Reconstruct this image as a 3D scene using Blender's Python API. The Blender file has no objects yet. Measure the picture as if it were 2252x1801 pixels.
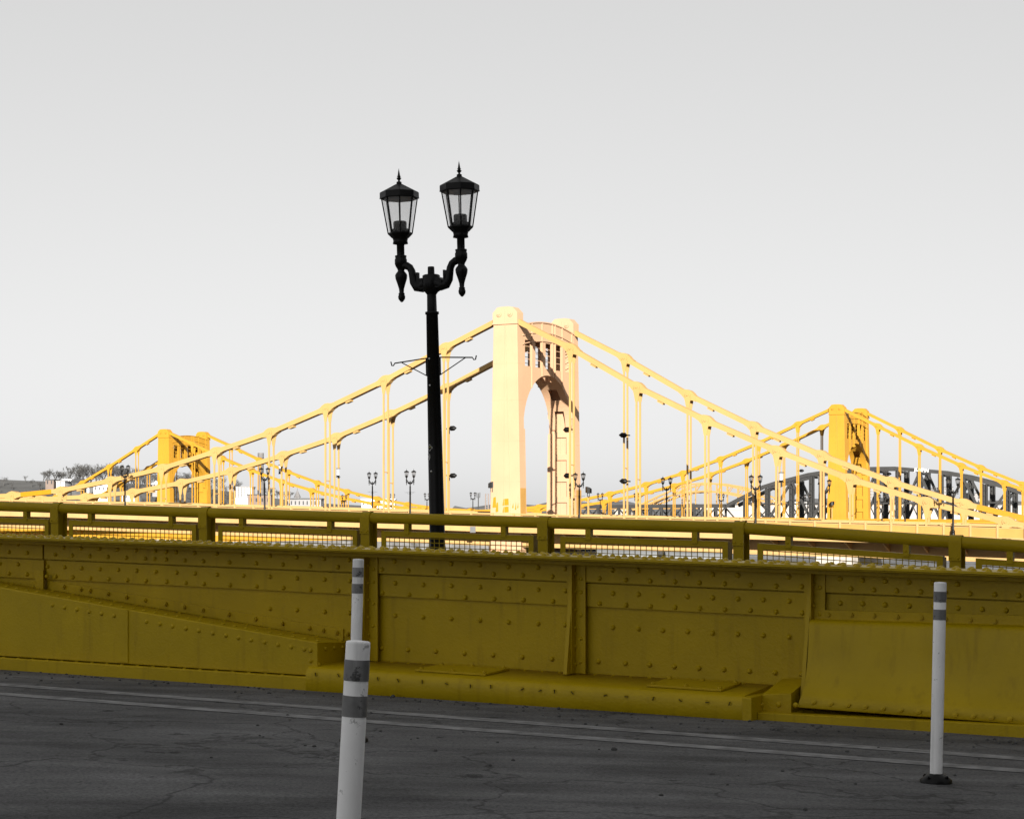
import bpy, math, random
from mathutils import Vector, Matrix
R = math.radians
rnd = random.Random(11)
sc = bpy.context.scene
COL = sc.collection

# ------------------------------------------------------------------ camera, world, sun, exposure
F, U0, VH, EYE = 4360.0, 1126.0, 1153.0, 1.62      # focal length / centre column / horizon row of the photo, eye height
cam = bpy.data.cameras.new('camera')
cam.sensor_fit = 'HORIZONTAL'
cam.sensor_width = 36.0
cam.lens = F / 2252 * 36.0
cam.shift_y = (VH - 900.5) / 2252
cam.clip_start = 0.1
cam.clip_end = 12000
co = bpy.data.objects.new('camera', cam)
COL.objects.link(co)
co.location = (0, 0, EYE)
co.rotation_euler = (R(90), 0, 0)
sc.camera = co

SUN_EL = R(14.5)
w = bpy.data.worlds.new('World')
sc.world = w
w.use_nodes = True
nt = w.node_tree
nt.nodes.clear()
sky = nt.nodes.new('ShaderNodeTexSky')
sky.sky_type = 'NISHITA'
sky.sun_disc = False
sky.sun_elevation = SUN_EL
sky.sun_rotation = R(180)
sky.air_density = 1.0
sky.dust_density = 1.0
sky.ozone_density = 1.0
bw = nt.nodes.new('ShaderNodeRGBToBW')              # the photograph's sky is a neutral grey
gm_ = nt.nodes.new('ShaderNodeGamma')
gm_.inputs['Gamma'].default_value = 0.4
bg = nt.nodes.new('ShaderNodeBackground')
bg.inputs['Strength'].default_value = 0.15
wo = nt.nodes.new('ShaderNodeOutputWorld')
nt.links.new(sky.outputs[0], bw.inputs['Color'])
nt.links.new(bw.outputs[0], gm_.inputs['Color'])
nt.links.new(gm_.outputs[0], bg.inputs['Color'])
nt.links.new(bg.outputs[0], wo.inputs['Surface'])

sl = bpy.data.lights.new('sun', 'SUN')
sl.energy = 5.0
sl.angle = R(0.5)
sl.color = (1.0, 0.95, 0.86)
so = bpy.data.objects.new('sun', sl)
COL.objects.link(so)
LD = Vector((-0.10, math.cos(SUN_EL), -math.sin(SUN_EL)))
so.rotation_euler = LD.to_track_quat('-Z', 'Y').to_euler()
so.location = (0, -60, 60)

sc.view_settings.view_transform = 'Standard'
sc.view_settings.look = 'None'
sc.view_settings.exposure = 1.42
sc.view_settings.gamma = 1.0

# ------------------------------------------------------------------ materials
def mat(name, col, rough=0.6, var=0.12, scale=3.0, bump=0.0, bscale=60.0, metal=0.0, spots=0.0, spotlo=0.66, spotcol=(0.02, 0.02, 0.02), spotscale=9.0,
        streak=0.0, streakcol=(0.05, 0.04, 0.01), spec=0.5, stretch=None):
    m = bpy.data.materials.new(name)
    m.use_nodes = True
    t = m.node_tree
    N, L = t.nodes, t.links
    b = N['Principled BSDF']
    b.inputs['Roughness'].default_value = rough
    b.inputs['Metallic'].default_value = metal
    b.inputs['Specular IOR Level'].default_value = spec
    geo = N.new('ShaderNodeNewGeometry')
    src = geo.outputs['Position']
    if stretch:
        mp = N.new('ShaderNodeMapping')
        mp.inputs['Rotation'].default_value = (0, 0, stretch[3])
        mp.inputs['Scale'].default_value = stretch[:3]
        L.new(src, mp.inputs['Vector'])
        src = mp.outputs['Vector']
    def noise(sc_, det=4.0, vec=None, rg=0.55):
        n = N.new('ShaderNodeTexNoise')
        n.inputs['Scale'].default_value = sc_
        n.inputs['Detail'].default_value = det
        n.inputs['Roughness'].default_value = rg
        L.new(vec or src, n.inputs['Vector'])
        return n.outputs['Fac']
    def ramp(fac, a, b_):
        r = N.new('ShaderNodeMapRange')
        r.inputs['From Min'].default_value = a
        r.inputs['From Max'].default_value = b_
        L.new(fac, r.inputs['Value'])
        return r.outputs[0]
    def mixc(fac, c1, c2):
        x = N.new('ShaderNodeMix')
        x.data_type = 'RGBA'
        for s_, v in ((6, c1), (7, c2)):
            if isinstance(v, tuple):
                x.inputs[s_].default_value = (v[0], v[1], v[2], 1)
            else:
                L.new(v, x.inputs[s_])
        if isinstance(fac, float):
            x.inputs[0].default_value = fac
        else:
            L.new(fac, x.inputs[0])
        return x.outputs[2]
    lo = tuple(c * (1 - var) for c in col)
    hi = tuple(min(1, c * (1 + var)) for c in col)
    c = mixc(ramp(noise(scale), 0.3, 0.7), lo, hi)
    if streak:
        mp = N.new('ShaderNodeMapping')
        mp.inputs['Scale'].default_value = (7, 7, 0.7)
        L.new(geo.outputs['Position'], mp.inputs['Vector'])
        f = ramp(noise(1.6, 5.0, mp.outputs['Vector']), 0.56, 0.8)
        mu = N.new('ShaderNodeMath')
        mu.operation = 'MULTIPLY'
        mu.inputs[1].default_value = streak
        L.new(f, mu.inputs[0])
        c = mixc(mu.outputs[0], c, streakcol)
    if spots:
        f = ramp(noise(spotscale, 6.0, rg=0.7), spotlo, spotlo + 0.06)
        mu = N.new('ShaderNodeMath')
        mu.operation = 'MULTIPLY'
        mu.inputs[1].default_value = spots
        L.new(f, mu.inputs[0])
        c = mixc(mu.outputs[0], c, spotcol)
    L.new(c, b.inputs['Base Color'])
    rr = N.new('ShaderNodeMapRange')
    rr.inputs['To Min'].default_value = max(0, rough - 0.1)
    rr.inputs['To Max'].default_value = min(1, rough + 0.12)
    L.new(noise(scale * 2.3), rr.inputs['Value'])
    L.new(rr.outputs[0], b.inputs['Roughness'])
    if bump:
        bp = N.new('ShaderNodeBump')
        bp.inputs['Strength'].default_value = bump
        bp.inputs['Distance'].default_value = 0.01
        L.new(noise(bscale, 3.0), bp.inputs['Height'])
        L.new(bp.outputs[0], b.inputs['Normal'])
    return m

M = {}
M['gold'] = mat('old_gold_paint', (0.425, 0.294, 0.0003), 0.45, 0.09, 1.7, 0.35, 38, spots=0.35, spotcol=(0.27, 0.165, 0.0005), spotscale=5.0, streak=0.45, streakcol=(0.20, 0.122, 0.0005), spec=0.25)
M['goldrail'] = mat('rail_gold_paint', (0.33, 0.23, 0.0003), 0.42, 0.08, 2.5, 0.25, 60, streak=0.12, streakcol=(0.18, 0.11, 0.001), spec=0.15)
M['cream'] = mat('overexposed_yellow_paint', (0.35, 0.217, 0.078), 0.55, 0.06, 0.35, streak=0.12, streakcol=(0.2907, 0.1395, 0.02326), spec=0.25)  # paleness of overexposed sunlight put into the base colour
M['creamdeck'] = mat('weathered_parapet_paint', (0.36, 0.230, 0.095), 0.6, 0.08, 0.5, streak=0.3, streakcol=(0.2907, 0.1395, 0.02907), spec=0.2)  # dirt streaks over the same overexposed paleness
M['tower'] = mat('pale_cream_paint', (0.42, 0.26, 0.158), 0.6, 0.05, 0.3, streak=0.15, streakcol=(0.3023, 0.157, 0.04651), spec=0.2)  # paler base colour than the cables
M['infill'] = mat('orange_yellow_mesh_paint', (0.34, 0.188, 0.05), 0.65, 0.08, 0.8, spec=0.2)
M['yellow'] = mat('bright_yellow_paint', (0.355, 0.18, 0.0165), 0.5, 0.06, 0.3, streak=0.12, streakcol=(0.2907, 0.1279, 0.005814), spec=0.25)
M['patch'] = mat('vivid_yellow_paint', (0.3488, 0.1628, 0.001744), 0.5, 0.05)
M['arch'] = mat('pale_yellow_paint', (0.3198, 0.186, 0.05814), 0.6, 0.06, 0.2)
M['black'] = mat('black_cast_iron_paint', (0.003, 0.003, 0.0032), 0.42, 0.2, 6, 0.15, 60, spec=0.2)
M['steel'] = mat('dark_grey_steel', (0.019, 0.0185, 0.0185), 0.7, 0.25, 0.5, streak=0.3, streakcol=(0.09, 0.075, 0.065))
M['asphalt'] = mat('asphalt', (0.085, 0.085, 0.086), 0.85, 0.5, 1.6, 1.0, 70, spots=0.7, spotcol=(0.02, 0.02, 0.02), spotscale=1.3, spec=0.3, stretch=(0.45, 1.6, 1.0, R(27.4)))
def road_mat():
    m = bpy.data.materials.new('asphalt')
    m.use_nodes = True
    t = m.node_tree
    N, L = t.nodes, t.links
    b = N['Principled BSDF']
    b.inputs['Roughness'].default_value = .9
    b.inputs['Specular IOR Level'].default_value = .25
    pos = N.new('ShaderNodeNewGeometry').outputs['Position']
    def noise(sc_, det, vec=pos, rg=.6):
        n = N.new('ShaderNodeTexNoise')
        n.inputs['Scale'].default_value = sc_
        n.inputs['Detail'].default_value = det
        n.inputs['Roughness'].default_value = rg
        L.new(vec, n.inputs['Vector'])
        return n.outputs['Fac']
    def rng(f, a, b_, c=0.0, d=1.0):
        r = N.new('ShaderNodeMapRange')
        for k_, v in zip(('From Min', 'From Max', 'To Min', 'To Max'), (a, b_, c, d)):
            r.inputs[k_].default_value = v
        L.new(f, r.inputs['Value'])
        return r.outputs[0]
    def mul(a, b_):
        x = N.new('ShaderNodeMath')
        x.operation = 'MULTIPLY'
        L.new(a, x.inputs[0])
        L.new(b_, x.inputs[1])
        return x.outputs[0]
    mp = N.new('ShaderNodeMapping')              # wear follows the lanes
    mp.inputs['Rotation'].default_value = (0, 0, TH_ROAD)
    mp.inputs['Scale'].default_value = (.25, 1.0, 1)
    L.new(pos, mp.inputs['Vector'])
    wear = rng(noise(2.2, 6, mp.outputs[0]), .3, .7, .55, 1.35)
    patch = rng(noise(.7, 5), .35, .65, .75, 1.2)
    grain = rng(noise(45, 5, pos, .75), .3, .7, .45, 1.6)
    grit = rng(noise(38, 3), .66, .70, 1.0, .35)
    tar = rng(noise(2.6, 7, pos, .72), .63, .68, 1.0, .30)
    vo = N.new('ShaderNodeTexVoronoi')
    vo.feature = 'DISTANCE_TO_EDGE'
    vo.inputs['Scale'].default_value = .55
    dn = N.new('ShaderNodeTexNoise')
    dn.inputs['Scale'].default_value = 1.6
    dn.inputs['Detail'].default_value = 6
    L.new(pos, dn.inputs['Vector'])
    va = N.new('ShaderNodeVectorMath')
    va.operation = 'MULTIPLY_ADD'
    va.inputs[1].default_value = (.9, .9, .9)
    L.new(dn.outputs['Color'], va.inputs[0])
    L.new(pos, va.inputs[2])
    L.new(va.outputs[0], vo.inputs['Vector'])
    crack = rng(vo.outputs['Distance'], .003, .012, .5, 1.0)
    f = mul(mul(mul(wear, patch), mul(grain, grit)), mul(tar, crack))
    cm = N.new('ShaderNodeMix')
    cm.data_type = 'RGBA'
    cm.inputs[6].default_value = (0, 0, 0, 1)
    cm.inputs[7].default_value = (.125, .125, .126, 1)
    cm.clamp_factor = False
    L.new(f, cm.inputs[0])
    L.new(cm.outputs[2], b.inputs['Base Color'])
    bp = N.new('ShaderNodeBump')
    bp.inputs['Strength'].default_value = .8
    bp.inputs['Distance'].default_value = .008
    L.new(mul(grain, crack), bp.inputs['Height'])
    L.new(bp.outputs[0], b.inputs['Normal'])
    return m
TH_ROAD = R(27.4)
M['asphalt'] = road_mat()
M['line'] = mat('worn_white_road_paint', (0.21, 0.21, 0.21), 0.85, 0.4, 6, 0.5, 70, spots=0.8, spotcol=(0.07, 0.07, 0.07), spotscale=14, spec=0.2)
M['walk'] = mat('sidewalk_concrete', (0.3, 0.3, 0.3), 0.9, 0.2, 2, 0.3, 50)
M['white'] = mat('white_plastic', (0.90, 0.90, 0.90), 0.5, 0.06, 5, 0.1, 40, spots=0.7, spotlo=0.61, spotcol=(0.25, 0.25, 0.25), spotscale=20, streak=0.6, streakcol=(0.35, 0.35, 0.35))
M['grey'] = mat('grey_reflective_band', (0.15, 0.15, 0.15), 0.4, 0.25, 12, spots=0.9, spotlo=0.58, spotcol=(0.03, 0.03, 0.03), spotscale=18, streak=0.9, streakcol=(0.4, 0.4, 0.4))
M['water'] = mat('river_water', (0.09, 0.092, 0.094), 0.4, 0.5, 0.12, 1.0, 0.9, spec=0.2)
M['land'] = mat('dull_winter_ground', (0.06395, 0.06395, 0.06279), 0.95, 0.4, 0.06)
M['wallstone'] = mat('grey_stone_masonry', (0.08721, 0.08605, 0.08605), 0.9, 0.5, 0.5, 0.6, 1.2, spots=0.6, spotcol=(0.07, 0.07, 0.07), spotscale=0.6)
M['pier'] = mat('pale_stone_pier', (0.3198, 0.2907, 0.2558), 0.85, 0.15, 0.6)
M['bark'] = mat('grey_winter_bark', (0.05814, 0.05698, 0.05581), 0.9, 0.3, 1)
M['palebark'] = mat('pale_winter_bark', (0.1395, 0.1366, 0.1337), 0.9, 0.3, 1)
M['housewhite'] = mat('white_siding', (0.55, 0.55, 0.55), 0.8, 0.06, 0.5)
M['housegrey'] = mat('grey_siding', (0.1977, 0.1919, 0.1919), 0.8, 0.1, 0.5)
M['brick'] = mat('brown_grey_brick', (0.1395, 0.1047, 0.08721), 0.85, 0.12, 0.5)
M['roofdark'] = mat('dark_roof', (0.05, 0.05, 0.052), 0.8, 0.2, 0.5)
M['winddark'] = mat('dark_window_glass', (0.03, 0.03, 0.033), 0.15, 0.1, 1)
M['stack'] = mat('grey_brick_stack', (0.1221, 0.1163, 0.1163), 0.85, 0.2, 0.3)
M['hill'] = mat('far_hazy_hill', (0.09884, 0.09884, 0.1017), 0.95, 0.35, 0.02)  # haze over the far hills put into this grey
M['floodwall'] = mat('pale_concrete', (0.3023, 0.2791, 0.2616), 0.85, 0.1, 0.05)
M['tankgrey'] = mat('grey_barge_cover', (0.1221, 0.1279, 0.1337), 0.6, 0.1, 0.3)
M['hullpink'] = mat('faded_salmon_paint', (0.3605, 0.2442, 0.2093), 0.7, 0.1, 0.3)
M['banner'] = mat('grey_banner_cloth', (0.2442, 0.2442, 0.25), 0.8, 0.1, 1)
M['bannerw'] = mat('white_banner_print', (0.8, 0.8, 0.8), 0.8, 0.03, 1)
M['panelgrey'] = mat('pale_grey_panel', (0.1163, 0.1192, 0.1221), 0.6, 0.05, 1)
M['sticker'] = mat('pale_sticker_print', (0.42, 0.42, 0.42), 0.6, 0.2, 40)
M['stickery'] = mat('yellow_sticker_print', (0.45, 0.42, 0.12), 0.6, 0.2, 40)
M['bolt'] = mat('galvanised_bolt', (0.5, 0.5, 0.5), 0.4, 0.1, 5, metal=0.3)
M['office'] = mat('dark_shade_block_stone', (0.16, 0.16, 0.16), 0.85, 0.1, 0.2)
# frosted glass: mostly translucent
g = bpy.data.materials.new('frosted_glass')
g.use_nodes = True
t = g.node_tree
t.nodes.clear()
o_ = t.nodes.new('ShaderNodeOutputMaterial')
tr = t.nodes.new('ShaderNodeBsdfTranslucent')
tr.inputs[0].default_value = (0.85, 0.85, 0.85, 1)
tp = t.nodes.new('ShaderNodeBsdfTransparent')
tp.inputs[0].default_value = (0.97, 0.97, 0.97, 1)
gl = t.nodes.new('ShaderNodeBsdfGlossy')
gl.inputs['Roughness'].default_value = 0.25
m1 = t.nodes.new('ShaderNodeMixShader')
m1.inputs[0].default_value = 0.82
m2 = t.nodes.new('ShaderNodeMixShader')
m2.inputs[0].default_value = 0.06
t.links.new(tr.outputs[0], m1.inputs[1])
t.links.new(tp.outputs[0], m1.inputs[2])
t.links.new(m1.outputs[0], m2.inputs[1])
t.links.new(gl.outputs[0], m2.inputs[2])
t.links.new(m2.outputs[0], o_.inputs[0])
M['glass'] = g

# ------------------------------------------------------------------ mesh helpers
class MB:
    """collects faces and links them as ONE mesh object"""
    def __init__(s):
        s.v, s.f, s.sm = [], [], []
    def add(s, vs, fs, smooth=False):
        o = len(s.v)
        s.v += [Vector(p) for p in vs]
        for f in fs:
            s.f.append([i + o for i in f])
            s.sm.append(smooth)
        return s
    def loft(s, secs, caps=True, smooth=False, closed=True):
        n = len(secs[0])
        vs = [p for q in secs for p in q]
        fs = []
        for k in range(len(secs) - 1):
            for i in range(n if closed else n - 1):
                j = (i + 1) % n
                fs.append((k * n + i, k * n + j, (k + 1) * n + j, (k + 1) * n + i))
        s.add(vs, fs, smooth)
        if caps:
            s.add(secs[0], [tuple(range(n))[::-1]])
            s.add(secs[-1], [tuple(range(n))])
        return s
    def bx(s, fr, s0, s1, d0, d1, z0, z1):
        """box in a frame; z0/z1 may be functions of s"""
        f0 = z0 if callable(z0) else (lambda q: z0)
        f1 = z1 if callable(z1) else (lambda q: z1)
        a = [fr(s0, d0, f0(s0)), fr(s0, d1, f0(s0)), fr(s0, d1, f1(s0)), fr(s0, d0, f1(s0))]
        b = [fr(s1, d0, f0(s1)), fr(s1, d1, f0(s1)), fr(s1, d1, f1(s1)), fr(s1, d0, f1(s1))]
        return s.loft([a, b])
    def tube(s, pts, r, n=8, smooth=True, caps=True):
        pts = [Vector(p) for p in pts]
        secs = []
        up = None
        for i, p in enumerate(pts):
            a = pts[max(i - 1, 0)]
            b = pts[min(i + 1, len(pts) - 1)]
            t_ = (b - a).normalized()
            if up is None:
                up = Vector((0, 0, 1)) if abs(t_.z) < 0.9 else Vector((1, 0, 0))
            x = t_.cross(up).normalized()
            up = x.cross(t_).normalized()
            rr = r[i] if isinstance(r, (list, tuple)) else r
            secs.append([p + (x * math.cos(2 * math.pi * k / n) + up * math.sin(2 * math.pi * k / n)) * rr for k in range(n)])
        return s.loft(secs, caps, smooth)
    def lathe(s, prof, c=(0, 0, 0), n=16, smooth=True, rot=0.0):
        c = Vector(c)
        secs = [[c + Vector((r * math.cos(2 * math.pi * k / n + rot), r * math.sin(2 * math.pi * k / n + rot), z)) for k in range(n)] for r, z in prof]
        return s.loft(secs, True, smooth)
    def rivet(s, c, nrm, r=0.019, h=0.013, n=8):
        nrm = Vector(nrm).normalized()
        x = nrm.orthogonal().normalized()
        y = nrm.cross(x)
        c = Vector(c)
        secs = []
        for a in (0, 35, 65):
            q, hh = r * math.cos(R(a)), h * math.sin(R(a))
            secs.append([c + nrm * hh + (x * math.cos(2 * math.pi * k / n) + y * math.sin(2 * math.pi * k / n)) * q for k in range(n)])
        s.loft(secs, False, True)
        top = c + nrm * h
        o = len(s.v)
        s.v += [p.copy() for p in secs[-1]] + [top]
        for k in range(n):
            s.f.append([o + k, o + (k + 1) % n, o + n])
            s.sm.append(True)
        return s
    def bar(s, a, b, w_, h_, side=None):
        """rectangular bar from a to b: w_ across 'side', h_ the other way"""
        a, b = Vector(a), Vector(b)
        t_ = (b - a).normalized()
        sd = Vector(side) if side is not None else Vector((1, 0, 0))
        sd = (sd - t_ * sd.dot(t_)).normalized()
        u_ = t_.cross(sd)
        q = [(-1, -1), (1, -1), (1, 1), (-1, 1)]
        return s.loft([[p + sd * (i * w_ / 2) + u_ * (j * h_ / 2) for i, j in q] for p in (a, b)])
    def prism(s, poly, off):
        """polygon (3-D points) extruded by vector off"""
        off = Vector(off)
        return s.loft([[Vector(p) for p in poly], [Vector(p) + off for p in poly]])
    def build(s, name, m, parent=None, bevel=0.0, base=None):
        me = bpy.data.meshes.new(name)
        org = Vector((0, 0, 0))
        if parent is not None:
            org = parent.get('_o', None)
            org = Vector(org) if org is not None else Vector((0, 0, 0))
        elif base is not None:
            org = Vector(base)
        me.from_pydata([tuple(p - org) for p in s.v], [], s.f)
        me.polygons.foreach_set('use_smooth', s.sm)
        me.materials.append(m)
        me.update()
        import bmesh
        bm = bmesh.new()
        bm.from_mesh(me)
        bmesh.ops.recalc_face_normals(bm, faces=bm.faces)
        bm.to_mesh(me)
        bm.free()
        o = bpy.data.objects.new(name, me)
        COL.objects.link(o)
        if parent is not None:
            o.parent = parent
        else:
            o.location = org
        o['_o'] = tuple(org)
        if bevel:
            bv = o.modifiers.new('bevel', 'BEVEL')
            bv.width = bevel
            bv.segments = 2
            bv.limit_method = 'ANGLE'
            bv.angle_limit = R(40)
        return o

def tag(o, label, cat, group=None, kind=None):
    o['label'] = label
    o['category'] = cat
    if group:
        o['group'] = group
    if kind:
        o['kind'] = kind
    return o
def thing(name, label, cat, loc=(0, 0, 0), group=None):
    o = bpy.data.objects.new(name, None)
    COL.objects.link(o)
    o.location = loc
    o['_o'] = tuple(loc)
    o.empty_display_size = 0.3
    return tag(o, label, cat, group)
def struct(o):
    o['kind'] = 'structure'
    return o
def kids(o):
    return [c for c in ALLK.get(o.name, [])]
ALLK = {}
def copy_tree(o, parent=None):
    c = o.copy()
    COL.objects.link(c)
    if parent is not None:
        c.parent = parent
    for ch in list(o.children):
        copy_tree(ch, c)
    return c

# ------------------------------------------------------------------ frames: s along the bridge (to the right and nearer), d across (away from the camera)
TH = math.atan2(F, 8416.0)
CT, ST = math.cos(TH), math.sin(TH)
E3 = Vector((CT, -ST, 0))
N3 = Vector((ST, CT, 0))
Z3 = Vector((0, 0, 1))
def frame(ox, oy):
    def f(s, d, z):
        return Vector((ox + CT * s + ST * d, oy - ST * s + CT * d, z))
    f.o = (ox, oy)
    return f
def sz(fr, u, v, d=0.0):
    """where the sight line through photo pixel (u, v) meets the upright plane at offset d of a frame: (s, z)"""
    a = (u - U0) / F
    k = ST * fr.o[0] + CT * fr.o[1] + d
    Y = k / (ST * a + CT)
    X = a * Y
    return CT * (X - fr.o[0]) - ST * (Y - fr.o[1]), EYE + (VH - v) / F * Y
def ln(fr, u1, v1, u2, v2, d=0.0):
    s1, z1 = sz(fr, u1, v1, d)
    s2, z2 = sz(fr, u2, v2, d)
    k = (z2 - z1) / (s2 - s1)
    return lambda s: z1 + k * (s - s1)
def at(u, v, Y):
    return Vector(((u - U0) / F * Y, Y, EYE + (VH - v) / F * Y))

# ================================================================== NEAR BRIDGE
G = frame(0, 18.4)
SL, SR = -16.0, 9.0                     # how far the near bridge is built to either side
def su(u, d=0.0):
    return sz(G, u, VH, d)[0]
kerbz = ln(G, 100, 1479, 1600, 1581, -0.75)       # road level along the kerb
def roadz(s, d):
    q = -0.75 - d
    return kerbz(s) + 0.02 * min(q, 6.0) - 0.02 * max(q - 6.0, 0)
# road and sidewalks of the near bridge
mb = MB()
ds = [-0.3, -0.75, -3, -6.75, -10, -13.5]
secs = [[G(s, d, roadz(s, d)) for d in ds] + [G(s, d, roadz(s, d) - 0.5) for d in ds[::-1]] for s in (-60, -30, SL, 0, SR, 24)]
mb.loft(secs)
struct(mb.build('road', M['asphalt']))
railz0 = {}
# road lines: two worn stripes parallel to the kerb
def stripe(u, v1, v2, s0, s1):
    # find d where the road is seen at (u, v1)
    def dd(v):
        lo, hi = -9.0, -0.8
        for _ in range(40):
            m_ = (lo + hi) / 2
            s_, z_ = sz(G, u, v, m_)
            if z_ < roadz(s_, m_):
                hi = m_
            else:
                lo = m_
        return (lo + hi) / 2
    a, b = dd(v1), dd(v2)
    m_ = MB()
    n = 10
    for k in range(n):
        x0, x1 = s0 + (s1 - s0) * k / n, s0 + (s1 - s0) * (k + 1) / n
        m_.add([G(x0, a, roadz(x0, a) + .004), G(x1, a, roadz(x1, a) + .004), G(x1, b, roadz(x1, b) + .004), G(x0, b, roadz(x0, b) + .004)], [(0, 1, 2, 3)])
    return m_
STRIPES = stripe(300, 1524, 1530, -40, 20)
struct(STRIPES.build('road_line', M['line']))
struct(stripe(300, 1545, 1551.5, -40, 20).build('road_line', M['line']))

girder = thing('plate_girder', 'dark olive gold riveted steel girder running along the road edge', 'bridge girder', G(0, 0, 0))
ft = ln(G, 102, 1183, 2150, 1256, -0.40)          # top of the flange
l1 = ln(G, 100, 1229, 2150, 1316, -0.036)         # bottom edges of the two riveted bands
l2 = ln(G, 100, 1273, 1776, 1357.5, -0.02)
wb = ln(G, 825, 1452, 1660, 1502.5, 0.0)          # where the web meets the ledge
s1_, s2_, s3_, s0_ = su(815), su(1268), su(1790), su(104)
# web plates between the stiffeners
edges = [SL, s0_, s1_, s2_, s3_, SR]
webs = []
for a, b in zip(edges[:-1], edges[1:]):
    webs.append((a, b, MB().bx(G, a + .002, b - .002, 0.0, 0.02, lambda s: kerbz(s) - 0.1, lambda s: ft(s) - .085)))
mb = MB().bx(G, SL, SR, -0.40, 0.26, lambda s: ft(s) - .024, ft)
mb.bx(G, SL, SR, -0.20, 0.24, lambda s: ft(s) - .078, lambda s: ft(s) - .026)
mb.bx(G, SL, SR, -0.385, -.202, lambda s: ft(s) - .036, lambda s: ft(s) - .026)
k = 0
s = SL + .05
while s < SR:
    j = rnd.uniform(-.012, .012)
    for d, off in ((-.34, 0), (-.18, .055), (.08, 0.0)):
        mb.rivet(G(s + off + j, d, ft(s + off + j)), Z3, .030, .024)
    s += .125 if (k % 9) else .09
    k += 1
mb.build('top_flange', M['gold'], girder, bevel=.003)

def rivets(rows, d, parent, org, scl, name='rivet_row', r=.0195, h=.014, nut=False, stuffs=None):
    for x, y in rows:
        s_, z_ = sz(G, org[0] + x / scl, org[1] + y / scl, d)
        parent.rivet(G(s_, d, z_), -N3, r, h)
        if nut:
            p = G(s_, d, z_)
            parent.lathe_dir = None
            hexnut(parent, p, -N3, .021, .02)
def hexnut(mb_, p, nrm, r, h, n=6):
    nrm = Vector(nrm).normalized()
    x = nrm.orthogonal().normalized()
    y = nrm.cross(x)
    mb_.loft([[p + nrm * hh + (x * math.cos(2 * math.pi * k / n + .3) + y * math.sin(2 * math.pi * k / n + .3)) * q for k in range(n)] for hh, q in ((0, r), (h, r * .95))])
    mb_.loft([[p + nrm * hh + (x * math.cos(2 * math.pi * k / 8) + y * math.sin(2 * math.pi * k / 8)) * r * .5 for k in range(8)] for hh in (h, h * 1.5)])
web = 'web'
CA, CB, CC, CD = ((100, 1090), 3.448), ((600, 1100), 3.518), ((1100, 1110), 3.591), ((1600, 1110), 3.591)
def put(mb_, c, rows, d, r=.0245, h=.024):
    if mb_ is web:                           # web rivets belong to the plate they sit in
        for x, y in rows:
            s_, z_ = sz(G, c[0][0] + x / c[1], c[0][1] + y / c[1], d)
            for a, b, m_ in webs:
                if a <= s_ < b:
                    m_.rivet(G(s_, d, z_), -N3, r, h)
        return
    rivets(rows, d, mb_, c[0], c[1], r=r, h=h)
upper, lower = MB(), MB()
web = 'web'
# flange-angle band (upper) and second band (lower), panel by panel
for a, b in zip(edges[:-1], edges[1:]):
    a2 = a + (.10 if a > s0_ + .01 else .012)
    b2 = b - .012
    upper.bx(G, a2, b2, -.062, -.001, l1, lambda s: ft(s) - .081)
    lower.bx(G, a2 + .01, b2 - .01, -.03, -.0015, l2, lambda s: l1(s) - .013)
put(upper, CA, [(140,390),(270,398),(408,402),(545,408),(688,412),(832,418),(918,424),(992,428),(1132,434),(1300,438),(1497,450),(1703,458),(1905,465)], -.062)
put(upper, CA, [(75,445),(203,452),(336,457),(474,463),(614,470),(757,475),(828,478),(916,483),(1058,490),(1198,495),(1395,505),(1598,511),(1800,521)], -.062)
put(upper, CB, [(77,497),(289,508),(504,516),(397,452),(590,460)], -.062)
put(lower, CA, [(18,537),(146,541),(275,548),(413,555),(553,561),(693,567),(838,575),(995,583),(1135,588),(1302,597),(1502,605),(1703,613),(1908,625)], -.03)
put(lower, CB, [(402,612),(597,622),(82,677),(292,689),(508,698)], -.03)
put(lower, CA, [(80,610),(208,617),(343,624),(481,631),(621,638),(763,644),(921,651),(1065,659),(1203,667),(1400,677),(1601,686),(1805,697)], -.03)
put(web, CA, [(1703,855),(1908,865)], 0)
put(web, CB, [(402,860),(595,870)], 0)
put(upper, CB, [(943,472),(1161,483),(1380,490),(1602,500),(1825,512),(845,535),(1048,542),(1266,552),(1485,558),(1709,570),(1933,580)], -.062)
put(upper, CC, [(65,487),(298,494),(514,505),(178,555),(412,566)], -.062)
put(lower, CB, [(948,640),(1165,652),(1382,660),(1603,670),(1826,682),(850,716),(1056,728),(1270,740),(1491,750),(1713,760),(1940,770)], -.03)
put(lower, CC, [(68,660),(301,668),(517,678),(183,750),(417,760)], -.03)
put(web, CB, [(947,890),(1163,903),(1382,914),(1603,928),(1826,942),(844,1142),(1046,1155),(1262,1168),(1483,1183),(1705,1196),(1930,1212)], 0)
put(web, CC, [(68,926),(300,937),(515,946),(175,1200),(409,1216)], 0)
put(upper, CC, [(889,515),(1090,520),(1285,533),(1480,542),(1678,548),(1877,555),(784,580),(992,591),(1184,600),(1380,607),(1573,615),(1773,622),(1977,633)], -.062)
put(upper, CD, [(485,568),(383,640),(586,645)], -.062)
put(lower, CC, [(891,698),(1093,706),(1285,716),(1480,724),(1679,732),(1878,741),(785,778),(995,790),(1187,800),(1382,807),(1578,817),(1775,825),(1976,832)], -.03)
put(lower, CD, [(283,748),(487,759),(383,843),(591,852)], -.03)
put(web, CC, [(891,967),(1093,978),(1285,990),(1481,1000),(1678,1012),(1877,1020),(777,1237),(990,1250),(1182,1262),(1376,1275),(1570,1287),(1769,1300),(1970,1312)], 0)
put(web, CD, [(283,1030),(487,1042),(377,1323),(585,1335)], 0)
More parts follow.
